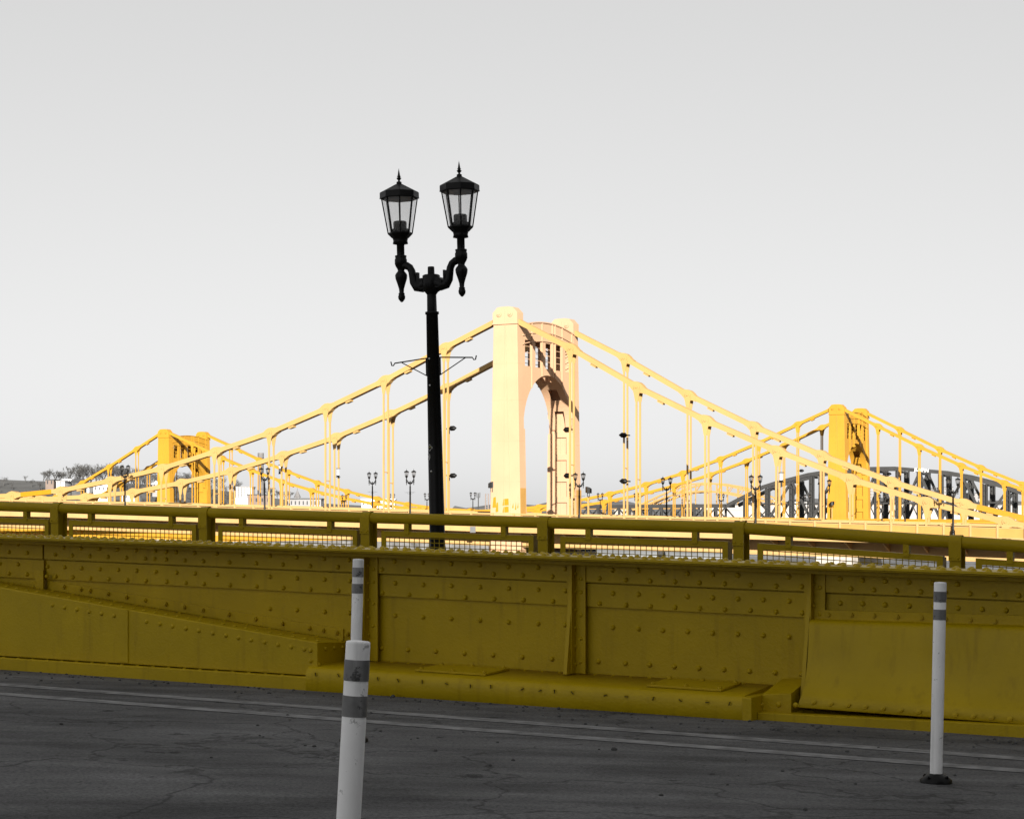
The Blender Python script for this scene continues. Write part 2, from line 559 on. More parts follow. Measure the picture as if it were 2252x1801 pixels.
put(upper, CD, [(890,585),(1065,595),(1245,602),(1433,610),(1620,615),(1817,625),(975,662),(1155,670),(1335,677),(1525,686),(1720,693),(1915,700),(2110,708),(2300,716)], -.062)
put(lower, CD, [(891,775),(1066,780),(1244,788),(1436,798),(1625,805),(1820,815),(2012,824),(2200,832)], -.03)
# the same pattern carried on past the left edge of the picture
for k in range(1, 9):
    for (v0, t_, q) in ((1199, upper, .5), (1217, upper, 0), (1243, lower, .5), (1264, lower, 0)):
        u_ = 100 - 40 * (k + q)
        put(t_, ((0, 0), 1.0), [(u_, v0 - .043 * (100 - u_) + 0)], -.062 if t_ is upper else -.03)
upper.build('flange_angle', M['gold'], girder, bevel=.002)
lower.build('riveted_band', M['gold'], girder, bevel=.002)
for a, b, m_ in webs:
    m_.build('web_plate', M['gold'], girder)
# scuffed primer patches on the web are in the paint; stiffeners: flat angle legs with rivets, plus a tapered outstanding plate
stv = {0: ([(772,530),(768,632),(763,797),(757,968)], CB), 1: ([(701,582),(693,690),(687,870),(683,1055),(675,1238)], CC), 2: ([(798,655),(793,865)], CD)}
for i, sk in enumerate((s1_, s2_, s3_)):
    mb = MB()
    zb = (lambda s: wb(s) + .002) if i < 2 else (lambda s: kerbz(s) + .12)
    zt = lambda s: ft(s) - .080
    # two angles back to back with a gap for the plate
    mb.bx(G, sk + .03, sk + .125, -.078, -.062, zb, zt)
    mb.bx(G, sk - .06, sk - .016, -.078, -.062, zb, zt)
    mb.bx(G, sk + .016, sk + .03, -.165, -.062, zb, zt)
    p0, p1 = .075, (.25 if i < 2 else .32)
    zz = (kerbz(sk) + .17) if i == 2 else zb(sk)
    mb.prism([G(sk - .014, -.03, zt(sk)), G(sk - .014, -p0 - .02, zt(sk)), G(sk - .014, -p1, zz), G(sk - .014, -.03, zz)], E3 * .034)
    rows, c = stv[i]
    for x, y in rows:
        s_, z_ = sz(G, c[0][0] + x / c[1], c[0][1] + y / c[1], -.078)
        mb.rivet(G(sk + .08, -.078, z_), -N3, .0195, .014)
        pass
    for k in range(6):
        zc = zb(sk) + (zt(sk) - zb(sk)) * (k + .5) / 6
        mb.rivet(G(sk + .030, -.09, zc), E3, .017, .013)
    mb.build('stiffener', M['gold'], girder, bevel=.002)
# joint strip at the left edge
mb = MB().bx(G, s0_ - .09, s0_ + .012, -.08, -.0625, lambda s: l2(s) - .17, lambda s: l1(s) - .12)
put(mb, CA, [(12, 610)], -.08)
mb.build('splice_plate', M['gold'], girder, bevel=.002)

# ledge and rounded kerb between the stiffeners
kt = ln(G, 675, 1467, 1640, 1532, -0.75)
sA, sB = su(672, -.75), su(1632, -.75)
def ledge_sec(s):
    t_ = kt(s)
    pts = [G(s, 0.0, kerbz(s) - .1), G(s, -.0, wb(s)), G(s, -.60, t_ + .012)]
    for a in range(0, 91, 18):
        pts.append(G(s, -.66 - .09 * math.sin(R(a)), t_ - .09 + .09 * math.cos(R(a)) + .006))
    pts.append(G(s, -.75, kerbz(s) - .1))
    return pts
kb = MB()
kb.loft([ledge_sec(sA + (sB - sA) * k / 6) for k in range(7)], True, True)
for x, y in [(330,1345),(507,1352),(812,1380),(968,1392),(1155,1403),(1343,1418),(1528,1436),(1685,1440),(1930,1460)]:
    s_, z_ = sz(G, 600 + x / 3.518, 1100 + y / 3.518, -.75)
    hexnut(kb, G(s_, -.7485, z_), -N3, .021, .003, 10)
for x, y in [(315,1465),(428,1472),(568,1482),(830,1503),(995,1513),(1208,1528),(1422,1543),(1635,1558),(1810,1568)]:
    s_, z_ = sz(G, 1100 + x / 3.591, 1110 + y / 3.591, -.75)
    hexnut(kb, G(s_, -.7485, z_), -N3, .021, .003, 10)
for k in range(22):
    s_ = sA + .35 + k * (sB - sA - .6) / 21
    kb.rivet(G(s_, -.06, wb(s_) - .004), Z3, .018, .008)
kb.build('kerb_ledge', M['gold'], girder)
# slotted screw marks on the kerb face
for i, (x, y) in enumerate([(330,1345),(507,1352),(812,1380),(968,1392),(1155,1403),(1343,1418),(1528,1436),(1685,1440),(1930,1460)]):
    s_, z_ = sz(G, 600 + x / 3.518, 1100 + y / 3.518, -.7555)
    a = (1.4, 1.0, 1.2, 1.1, 1.5, .35, 1.55, 1.57, -.5)[i]
    MB().bar(G(s_ - .016 * math.cos(a), -.7555, z_ + .016 * math.sin(a)), G(s_ + .016 * math.cos(a), -.7555, z_ - .016 * math.sin(a)), .004, .006, N3).build('screw_slot', M['black'], girder)
for i, (x, y) in enumerate([(175,1453),(315,1465),(428,1472),(568,1482),(830,1503),(995,1513),(1208,1528),(1422,1543),(1635,1558),(1810,1568)]):
    s_, z_ = sz(G, 1100 + x / 3.591, 1110 + y / 3.591, -.7555)
    a = (-.5, -.4, 1.57, .8, -.4, 0, -1.1, .6, 0, -1.2)[i]
    MB().bar(G(s_ - .016 * math.cos(a), -.7555, z_ + .016 * math.sin(a)), G(s_ + .016 * math.cos(a), -.7555, z_ - .016 * math.sin(a)), .004, .006, N3).build('screw_slot', M['black'], girder)
# access covers lying on the ledge
for (ua, ub) in ((885, 1090), (1392, 1605)):
    a, b = su(ua, -.62), su(ub, -.2)
    mb = MB()
    f = lambda s, d: (kt(s) + .012) + (wb(s) - kt(s) - .012) * (1 - min(1, -d / .6)) + .004
    a, b = su(ua + 12, -.6) + .08, su(ub, -.4)
    mb.loft([[G(a, -.60, f(a, -.6)), G(a, -.12, f(a, -.12)), G(a, -.12, f(a, -.12) + .018), G(a, -.60, f(a, -.6) + .018)],
             [G(b, -.60, f(b, -.6)), G(b, -.12, f(b, -.12)), G(b, -.12, f(b, -.12) + .018), G(b, -.60, f(b, -.6) + .018)]])
    for q in (.05, .5, .95):
        for d in (-.17, -.55):
            s_ = a + (b - a) * q
            hexnut(mb, G(s_, d, f(s_, d) + .018), Z3, .02, .014)
    mb.build('access_cover', M['gold'], girder, bevel=.003)
# end block of the kerb, then the low box under the guard plate
mb = MB()
sC = su(1653, -.75)
mb.bx(G, sB + .004, sC, -.757, -.1, lambda s: kerbz(s) - .1, lambda s: kt(s) - .002)
mb.build('kerb_end_block', M['gold'], girder, bevel=.012)
mb = MB()
sD = s3_ - .03
lt = ln(G, 1652, 1527, 1768, 1524, -.5)
mb.loft([[G(s, 0, kerbz(s)), G(s, 0, lt(s) + .10), G(s, -.5, lt(s)), G(s, -.5, kerbz(s))] for s in (sC + .002, sD)])
put(mb, CD, [(265,1577),(403,1577),(538,1580)], -.5, .025, .018)
mb.build('corner_plate', M['gold'], girder, bevel=.004)
mb = MB()
lb = ln(G, 1660, 1566, 2150, 1590, -.62)
mb.bx(G, sC + .004, SR, -.62, -.05, lambda s: kerbz(s) - .12, lb)
mb.build('kerb_plate', M['gold'], girder, bevel=.006)
# guard plate: a sheet that flares out toward the road at its foot
gt = ln(G, 1796, 1362, 2150, 1373, -.06)
gb = ln(G, 1776, 1556, 2150, 1584, -.52)
mb = MB()
gs = s3_ + .03
def gsec(s):
    T, B = gt(s), gb(s)
    prof = [(-.052, T + .03), (-.052, T + .006), (-.17, T + .004), (-.205, T - .012), (-.22, T - .05), (-.235, T - (T - B) * .30), (-.262, T - (T - B) * .52), (-.315, T - (T - B) * .70), (-.40, T - (T - B) * .86), (-.52, B)]
    out = [G(s, d, z) for d, z in prof]
    inn = [G(s, d + .012, z - .004) for d, z in prof[::-1]]
    return out + inn
mb.loft([gsec(gs + (SR - gs) * k / 4) for k in range(5)], True, True)
for x, y in [(685,1560),(820,1572),(957,1582),(1095,1595),(1235,1608),(1375,1622),(1520,1632),(1664,1644),(1807,1656),(1950,1667),(2094,1679),(2238,1691)]:
    s_, z_ = sz(G, 1600 + x / 3.591, 1110 + y / 3.591, -.46)
    fz = (gt(s_) - z_) / (gt(s_) - gb(s_))
    d_ = -.40 - (fz - .86) / .14 * .12
    hexnut(mb, G(s_, d_ - .006, z_), (-N3 + Z3 * .6), .024, .014)
mb.build('guard_plate', M['gold'], girder)
mb = MB()
mb.bx(G, gs, SR, -.085, -.0635, lambda s: gt(s) + .004, lambda s: gt(s) + .085)
for x, y in [(795,866),(978,868),(1155,873),(1340,882),(1530,892),(1720,901),(1915,910),(2110,920)]:
    s_, z_ = sz(G, 1600 + x / 3.591, 1110 + y / 3.591, -.085)
    hexnut(mb, G(s_, -.085, z_), -N3, .022, .016)
mb.build('guard_plate_strip', M['gold'], girder, bevel=.003)

# sloping box at the left
xt = ln(G, 100, 1310, 698, 1414, -.66)
xb = ln(G, 100, 1448, 670, 1484, -.66)
xw = ln(G, 100, 1294.5, 750, 1407, -.005)
sE = su(698, -.66)
mb = MB()
mb.loft([[G(s, -.66, xb(s)), G(s, -.66, xt(s)), G(s, -.648, xt(s) + .006), G(s, -.03, xw(s)), G(s, -.03, xb(s))] for s in (SL, sE - .012)])
mb.bx(G, sE - .012, sE, -.66, -.60, lambda s: xb(s), lambda s: xt(s) + .004)
for x, y in [(52,828),(144,847),(238,862),(331,878),(426,893),(520,910),(766,954),(866,972),(964,989),(1064,1006),(1164,1023),(1267,1042),(1368,1059),(1463,1076),(1561,1093),(1661,1110),(1763,1128),(1864,1146)]:
    s_, z_ = sz(G, 100 + x / 3.448, 1090 + y / 3.448, -.66)
    mb.rivet(G(s_, -.66, z_), -N3, .023, .017)
for x, y in [(243,1152),(293,1160),(292,1242)]:
    s_, z_ = sz(G, 600 + x / 3.518, 1100 + y / 3.518, -.66)
    mb.rivet(G(s_, -.66, z_), -N3, .023, .017)
for k in range(46):
    s_ = sE - .1 - k * .1366
    tp_ = xt(s_) + .006 + (xw(s_) - xt(s_)) * .22
    mb.rivet(G(s_, -.50, tp_), Z3, .024, .012)
    if k % 2 == 0:
        mb.rivet(G(s_, -.10, xt(s_) + (xw(s_) - xt(s_)) * .9), Z3, .024, .012)
for dd_ in (-.5, -.35, -.2):
    mb.rivet(G(sE - .012, dd_, (xt(sE) + .0) - .06), E3, .02, .015)
mb.rivet(G(sE, -.63, xt(sE) - .2), E3, .02, .015)
mb.build('sloping_box', M['gold'], girder, bevel=.004)
mb = MB()
a, b = su(258, -.664), su(282, -.664)
mb.bx(G, a, b, -.672, -.661, lambda s: xb(s) + .01, lambda s: xt(s) + .004)
mb.build('cover_strip', M['gold'], girder, bevel=.002)
mb = MB()                                # connection plate with nuts along the web
cp = ln(G, 115, 1277, 660, 1367, -.0)
mb.loft([[G(s, -.018, xw(s) - .0), G(s, -.018, cp(s)), G(s, -.001, cp(s)), G(s, -.001, xw(s))] for s in (s0_ + .05, su(757))])
for c, rows in ((CA, [(143,688),(270,708),(340,718),(477,743),(617,768),(757,791),(915,820),(1055,842),(1195,866),(1391,898),(1594,933),(1798,967)]), (CB, [(284,988),(391,1005),(497,1023),(577,1035)])):
    for x, y in rows:
        s_, z_ = sz(G, c[0][0] + x / c[1], c[0][1] + y / c[1], -.018)
        hexnut(mb, G(s_, -.018, z_), -N3, .024, .022)
mb.build('connection_plate', M['gold'], girder, bevel=.002)
mb = MB()
pt_ = ln(G, 100, 1452, 672, 1488, -.72)
mb.bx(G, SL, sA - .01, -.735, -.3, lambda s: kerbz(s) - .12, pt_)
for k in range(36):
    s_ = sA - .3 - k * .19
    mb.rivet(G(s_, -.69, pt_(s_)), Z3, .022, .010)
mb.build('plinth', M['gold'], girder, bevel=.008)

# near sidewalk beyond the girder, and the railing on its outer edge
RD = 2.78
posts = [(127, 1106), (457, 1116), (809, 1126), (1195, 1136.5), (1624, 1147.3), (2104, 1178)]
pz = [sz(G, u, v, RD) for u, v in posts]
step = (pz[5][0] - pz[0][0]) / 5
pz = [(pz[0][0] - 2 * step, pz[0][1] + .13), (pz[0][0] - step, pz[0][1] + .065)] + [(pz[0][0] + step * k, pz[k][1]) for k in range(6)] + [(pz[0][0] + step * 6, pz[5][1] - .137), (pz[0][0] + step * 7, pz[5][1] - .27)]
def rail_z(s):
    for (a, za), (b, zb_) in zip(pz[:-1], pz[1:]):
        if s <= b:
            return za + (zb_ - za) * (s - a) / (b - a)
    return pz[-1][1]
mb = MB()
mb.loft([[G(s, .3, z - 1.17), G(s, RD + .45, z - 1.12), G(s, RD + .45, z - 1.5), G(s, .3, z - 1.5)] for s, z in pz])
struct(mb.build('sidewalk', M['walk']))
railing = thing('bridge_railing', 'olive gold pipe railing with square mesh panels behind the riveted girder', 'railing', G(0, RD, rail_z(0) - 1.1))
mb = MB()
for (a, za), (b, zb_) in zip(pz[:-1], pz[1:]):
    mb.tube([G(a, RD, za - .062), G(b, RD, zb_ - .062)], .062, 24)
mb.build('handrail', M['goldrail'], railing)
for s, z in pz:
    mb = MB()
    mb.bx(G, s - .057, s + .057, RD - .062, RD - .050, z - 1.12, z - .055)     # front flange
    mb.bx(G, s - .057, s + .057, RD + .10, RD + .112, z - 1.12, z - .12)
    mb.bx(G, s - .006, s + .006, RD - .05, RD + .10, z - 1.12, z - .12)
    # saddle strap wrapped over the pipe
    secs = []
    for a in range(0, 181, 15):
        c_, s_n = math.cos(R(a)), math.sin(R(a))
        secs.append([G(s - .061, RD - .074 * c_, z - .062 + .071 * s_n), G(s + .061, RD - .074 * c_, z - .062 + .071 * s_n), G(s + .061, RD - .063 * c_, z - .062 + .063 * s_n), G(s - .061, RD - .063 * c_, z - .062 + .063 * s_n)])
    mb.loft(secs, True, False)
    mb.bx(G, s - .061, s + .061, RD - .075, RD - .063, z - .245, z - .062)
    for q in (-.034, .034):
        mb.rivet(G(s + q, RD - .075, z - .215), -N3, .013, .010)
    mb.build('railing_post', M['goldrail'], railing, bevel=.003)
for (a, za), (b, zb_) in zip(pz[:-1], pz[1:]):
    k_ = (zb_ - za) / (b - a)
    f = lambda s: za + k_ * (s - a)
    x0, x1 = a + .19, b - .13
    mb = MB()
    top = lambda s: f(s) - .205
    mb.bx(G, x0, x1, RD - .02, RD + .05, lambda s: top(s) - .012, top)                 # angle frame: top leg
    mb.bx(G, x0, x1, RD - .02, RD - .011, lambda s: top(s) - .060, lambda s: top(s) - .012)
    mb.bx(G, x0, x0 + .062, RD - .021, RD - .012, lambda s: f(s) - 1.06, lambda s: top(s) - .013)
    mb.bx(G, x0, x0 + .01, RD - .012, RD + .05, lambda s: f(s) - 1.06, lambda s: top(s) - .013)
    mb.bx(G, x1 - .062, x1, RD - .021, RD - .012, lambda s: f(s) - 1.06, lambda s: top(s) - .013)
    mb.bx(G, x1 - .01, x1, RD - .012, RD + .11, lambda s: f(s) - 1.06, lambda s: top(s) - .013)
    mb.bx(G, x0 + .063, x1 - .063, RD - .02, RD - .011, lambda s: f(s) - 1.06, lambda s: f(s) - .99)
    fo = mb.build('panel_frame', M['goldrail'], railing, bevel=.002)
    mb = MB()
    s_ = x0 + .10
    while s_ < x1 - .08:
        mb.tube([G(s_, RD - .004, f(s_) - 1.0), G(s_, RD - .004, top(s_) - .05)], .0048, 5)
        s_ += .064
    z_ = .275
    while z_ < 1.0:
        mb.tube([G(x0 + .05, RD + .002, f(x0 + .05) - z_), G(x1 - .05, RD + .002, f(x1 - .05) - z_)], .0048, 5)
        z_ += .048
    mb.build('wire_mesh', M['goldrail'], fo)
    for q in (.22, .765):
        s_ = a + (b - a) * q + .03
        mb = MB()
        mb.bx(G, s_ - .03, s_ + .03, RD - .032, RD - .022, lambda s: f(s) - .235, lambda s: f(s) - .085)
        mb.bx(G, s_ + .022, s_ + .03, RD - .022, RD + .04, lambda s: f(s) - .203, lambda s: f(s) - .085)
        mb.rivet(G(s_, RD - .032, f(s_) - .185), -N3, .010, .008)
        mb.build('rail_bracket', M['goldrail'], railing, bevel=.002)

# loose grit on the road, thickest along the kerb
mb = MB()
for k in range(420):
    s_ = rnd.uniform(-12, 9)
    d_ = -.79 - abs(rnd.gauss(0, .35)) if k % 3 else -rnd.uniform(.9, 6)
    q = rnd.uniform(.006, .017) * (1.5 if k % 17 == 0 else 1)
    c_ = G(s_, d_, roadz(s_, d_) + q * .3)
    mb.loft([[c_ + Vector((q * f_ * rnd.uniform(.7, 1.3) * math.cos(a), q * f_ * rnd.uniform(.7, 1.3) * math.sin(a), h_ * q)) for a in (0, 1.25, 2.5, 3.8, 5.0)] for f_, h_ in ((.8, -.4), (1.0, .1), (.5, .6))])
tag(mb.build('grit', M['land']), 'loose dark grit scattered on the road along the kerb', 'grit', kind='stuff')

# ------------------------------------------------------------------ delineator posts on the road
def delineator(u, vtop, Y, width, lean, label, lean2=0.0):
    p = at(u, vtop, Y)
    # ground height under it
    gs_ = E3.dot(Vector((p.x, p.y - 18.4, 0)))
    gd = N3.dot(Vector((p.x, p.y - 18.4, 0)))
    z0 = roadz(gs_, gd)
    H = p.z - z0
    r = width / F * Y / 2
    base = Vector((p.x - lean * H, p.y, z0))
    t_ = thing('delineator_post', label, 'post', base, 'flexible lane delineator posts')
    ax = Vector((lean * H, 0, H)).normalized()
    def seg(b0, b1, m_, name, rr, top=False):
        mb_ = MB()
        n = 28
        x = ax.cross(Vector((0, 1, 0))).normalized()
        y = ax.cross(x)
        pr = [(rr, b0), (rr, b1)]
        if top:
            pr = [(rr, b0), (rr, b1 - .008), (rr * .97, b1 - .002), (rr * .85, b1), (rr * .3, b1 + .002)]
        mb_.loft([[base + ax * z + (x * math.cos(2 * math.pi * k / n) + y * math.sin(2 * math.pi * k / n)) * q for k in range(n)] for q, z in pr], True, True)
        return mb_.build(name, m_, t_)
    L_ = H
    seg(.03, L_, M['white'], 'tube', r, True)
    sc_ = Y / F
    for b0, b1 in ((18, 38.5), (53, 73.5)):
        k_ = (24.0 / width) ** -1 * sc_
        seg(L_ - b1 * k_, L_ - b0 * k_, M['grey'], 'reflective_band', r + .0015)
    mb_ = MB().lathe([(r * 2.6, 0), (r * 2.6, .02), (r * 1.6, .05), (r * 1.15, .06)], base, 24)
    for k in range(4):
        a = math.pi / 4 + k * math.pi / 2
        hexnut(mb_, base + Vector((r * 2.1 * math.cos(a), r * 2.1 * math.sin(a), .032)), Z3, .012, .012)
    mb_.build('base', M['black'], t_)
    return t_
delineator(788, 1229, 14.0, 24.5, .025, 'slim white delineator post with grey bands, rising behind the thick leaning post')
delineator(788, 1408, 6.2, 54, .055, 'large leaning white delineator post with wide dark bands nearest the camera')
delineator(2068, 1280, 12.4, 27, .022, 'upright white delineator post standing in front of the flared guard plate')

# ================================================================== LAMP POSTS
def lantern_parts(cx, z0, K):
    """lantern built in metres about the axis x = cx with its collar bottom at z0; K scales"""
    q = lambda y: z0 + (975 - y) * K           # crop row -> height
    n = 8
    rot = R(22.5 + 9)
    out = {}
    out['lantern_neck'] = MB().lathe([(40*K, q(1085)), (40*K, q(972)), (62*K, q(966)), (80*K, q(962)), (74*K, q(935)), (80*K, q(905)), (86*K, q(900))], (cx, 0, 0), 20)
    mb = MB().lathe([(86*K, q(905)), (128*K, q(862)), (128*K, q(852)), (118*K, q(846))], (cx, 0, 0), n, False, rot)
    for k in range(n):
        a = 2 * math.pi * k / n + rot
        c, s = math.cos(a), math.sin(a)
        mb.bar((cx + 124*K*c, 124*K*s, q(856)), (cx + 184*K*c, 184*K*s, q(496)), 13*K, 13*K, (-s, c, 0))
    mb.lathe([(190*K, q(500)), (206*K, q(494)), (206*K, q(486)), (203*K, q(484)), (203*K, q(434)), (196*K, q(428)), (120*K, q(425))], (cx, 0, 0), n, False, rot)
    out['lantern_frame'] = mb
    out['glass'] = MB().lathe([(112*K, q(856)), (174*K, q(500))], (cx, 0, 0), n, False, rot)
    out['glass'].f = out['glass'].f[:-2]
    out['glass'].sm = out['glass'].sm[:-2]
    out['socket'] = MB().lathe([(95*K, q(862)), (95*K, q(815)), (70*K, q(805)), (70*K, q(740)), (62*K, q(730)), (10*K, q(728))], (cx, 0, 0), 18)
    mb = MB().lathe([(200*K, q(430)), (30*K, q(343)), (26*K, q(340))], (cx, 0, 0), n, False, rot)
    for k in range(n):
        a = 2 * math.pi * k / n + rot
        c, s = math.cos(a), math.sin(a)
        mb.bar((cx + 196*K*c, 196*K*s, q(432)), (cx + 28*K*c, 28*K*s, q(345)), 8*K, 8*K, (-s, c, 0))
    out['roof'] = mb
    out['finial'] = MB().lathe([(27*K, q(343)), (27*K, q(322)), (12*K, q(314)), (9*K, q(306)), (22*K, q(290)), (26*K, q(282)), (12*K, q(272)), (20*K, q(266)), (20*K, q(262)), (14*K, q(258)), (8*K, q(222)), (.5*K, q(180))], (cx, 0, 0), 14)
    mb = MB().lathe([(3*K, q(1568)), (14*K, q(1562)), (34*K, q(1535)), (38*K, q(1510)), (30*K, q(1486)), (34*K, q(1478)), (24*K, q(1468)), (27*K, q(1430)), (40*K, q(1385)), (60*K, q(1325)), (64*K, q(1290)), (56*K, q(1272)), (48*K, q(1262)), (34*K, q(1245)), (38*K, q(1225)), (56*K, q(1195)), (60*K, q(1180)), (64*K, q(1175)), (64*K, q(1125)), (56*K, q(1112)), (60*K, q(1100)), (60*K, q(1085)), (40*K, q(1082))], (cx, 0, 0), 20)
    out['pendant'] = mb
    return out
K = 0.00110
ARM = 0.392
LH = 4.9
def lamp_parts():
    """geometry of one lamp standing at the origin, arms along local x; ground z = 0"""
    P = []
    zc = 4.145                                   # lantern collar height
    qq = lambda y: zc + (975 - 60 - y + 40) * K  # mean row of both lanterns
    hub = zc - (1360 - 935) * K
    P.append(('pole', 'black', MB().lathe([(.21, 0), (.21, .10), (.17, .14), (.15, .5), (.17, .54), (.125, .60), (.100, .66), (.088, .72), (.0835, 1.6), (.0665, hub - .355), (.078, hub - .35), (.078, hub - .325), (.056, hub - .32), (.053, hub - .12)], n=24)))
    P.append(('hub', 'black', MB().lathe([(.053, hub - .13), (.075, hub - .10), (.100, hub - .085), (.100, hub + .085), (.086, hub + .095), (.040, hub + .10), (.038, hub + .18), (.034, hub + .187), (.01, hub + .19)], n=20)))
    for sg in (-1, 1):
        path = [(sg * x, 0, z) for x, z in ((.07, hub), (.13, hub - .03), (.19, hub - .025), (.228, hub + .03), (.240, hub + .10), (.250, hub + .155), (.275, hub + .20), (.315, hub + .225), (ARM, hub + .235))]
        mb = MB().tube(path, [.075, .066, .056, .048, .044, .042, .042, .044, .046], 14)
        mb.bar((sg * .175, 0, hub + .135), (sg * .175, 0, hub + .03), .02, .05, (1, 0, 0))
        mb.tube([(sg * .10, -.062, hub), (sg * .10, .062, hub)], .062, 14)
        P.append(('arm', 'black', mb))
        for nm, m_ in lantern_parts(sg * ARM, zc, K).items():
            P.append((nm, 'glass' if nm == 'glass' else 'black', m_))
    for sg, dy in ((-1, -.01), (1, .01)):          # banner brackets
        zb_ = hub - .86
        mb = MB()
        mb.tube([(sg * .05, 0, zb_ + .02), (sg * .505, 0, zb_ - .012), (sg * .52, 0, zb_ - .037), (sg * .543, 0, zb_ - .037), (sg * .555, 0, zb_ + .008)], .0075, 8)
        mb.tube([(sg * .42, 0, zb_ - .006), (sg * .05, 0, zb_ - .20)], .006, 6)
        mb.tube([(sg * .09, 0, zb_ + .015), (sg * .09, 0, zb_ - .175)], .008, 6)
        P.append(('banner_bracket', 'black', mb))
    return P
def make_lamp(name, label, group, small=False):
    t_ = thing(name, label, 'street lamp', (0, 0, 0), group)
    for nm, m_, mb_ in lamp_parts():
        if small and nm in ('socket', 'banner_bracket', 'finial', 'lantern_neck'):
            pass
        mb_.build(nm, M[m_], t_)
    return t_
near_lamp = make_lamp('street_lamp', 'large black twin lantern street lamp rising behind the near railing', 'black twin lantern street lamps')
# ---- its place: behind the near railing
LY = 22.35
lu = 965.5
lp = at(lu, 1153, LY)
ls, ld_ = E3.dot(Vector((lp.x, lp.y - 18.4, 0))), N3.dot(Vector((lp.x, lp.y - 18.4, 0)))
ltop = EYE + (VH - 360) / F * LY               # mean finial height
near_lamp.location = (lp.x, LY, ltop - (4.145 + (975 - 180) * K))
near_lamp.rotation_euler = (0, R(-1.55), -TH)

def lamp_extra():
    mb = MB()
    for z in (1.55, 2.52, 2.82):
        rr = .0835 + (.0665 - .0835) * (z - 1.6) / 1.8
        a = R(-97)
        mb.rivet((rr * math.cos(a), rr * math.sin(a), z), (math.cos(a), math.sin(a), 0), .012, .010)
    mb.build('bolt', M['bolt'], near_lamp)
    # round sticker and four-lobed sticker, wrapped flat on the pole
    def on_pole(dx, z, off=.0012):
        rr = .0842 + off
        a = R(-90) + dx / rr
        return Vector((rr * math.cos(a), rr * math.sin(a), z))
    def ringstrip(mb_, pts_out, pts_in):
        n = len(pts_out)
        mb_.add([on_pole(*p) for p in pts_out] + [on_pole(*p) for p in pts_in], [(k, (k + 1) % n, n + (k + 1) % n, n + k) for k in range(n)])
    C, z0 = (-.058, 1.715)
    A = [2 * math.pi * k / 40 for k in range(40)]
    mb = MB()
    ringstrip(mb, [(C + .036 * math.cos(a), z0 + .040 * math.sin(a)) for a in A], [(C + .025 * math.cos(a), z0 + .029 * math.sin(a)) for a in A])
    # the figure 1
    for quad in ([(C - .002, z0 - .020), (C + .006, z0 - .020), (C + .010, z0 + .020), (C + .002, z0 + .020)], [(C + .002, z0 + .020), (C + .0025, z0 + .012), (C - .008, z0 + .008), (C - .008, z0 + .013)]):
        mb.add([on_pole(*p) for p in quad], [(0, 1, 2, 3)])
    so_ = mb.build('round_sticker', M['sticker'], near_lamp)
    C2, z2 = (-.026, 1.818)
    def quat(sc_):
        out = []
        for a in A:
            r_ = (.024 + .013 * abs(math.cos(2 * a)) ** .8) * sc_
            out.append((C2 + r_ * math.cos(a), z2 + r_ * math.sin(a)))
        return out
    mb = MB()
    ringstrip(mb, quat(1.0), quat(.82))
    mb.build('four_lobed_sticker', M['sticker'], near_lamp)
    mb = MB()
    for (x, z) in ((-.016, .004), (0, .009), (.016, .006)):
        mb.add([on_pole(C2 + x + .0055 * math.cos(a), z2 + z + .0045 * math.sin(a)) for a in A[::4]], [tuple(range(10))])
    mb.build('sticker_dots', M['stickery'], near_lamp)
lamp_extra()

# ================================================================== SUSPENSION BRIDGES
PN = 6.55                                   # hanger spacing
W_ = 11.9                                   # distance between the two cable planes
def interp(tab, x):
    if x <= tab[0][0]:
        (a, za), (b, zb_) = tab[0], tab[1]
    elif x >= tab[-1][0]:
        (a, za), (b, zb_) = tab[-2], tab[-1]
    else:
        for (a, za), (b, zb_) in zip(tab[:-1], tab[1:]):
            if a <= x <= b:
                break
    return za + (zb_ - za) * (x - a) / (b - a)

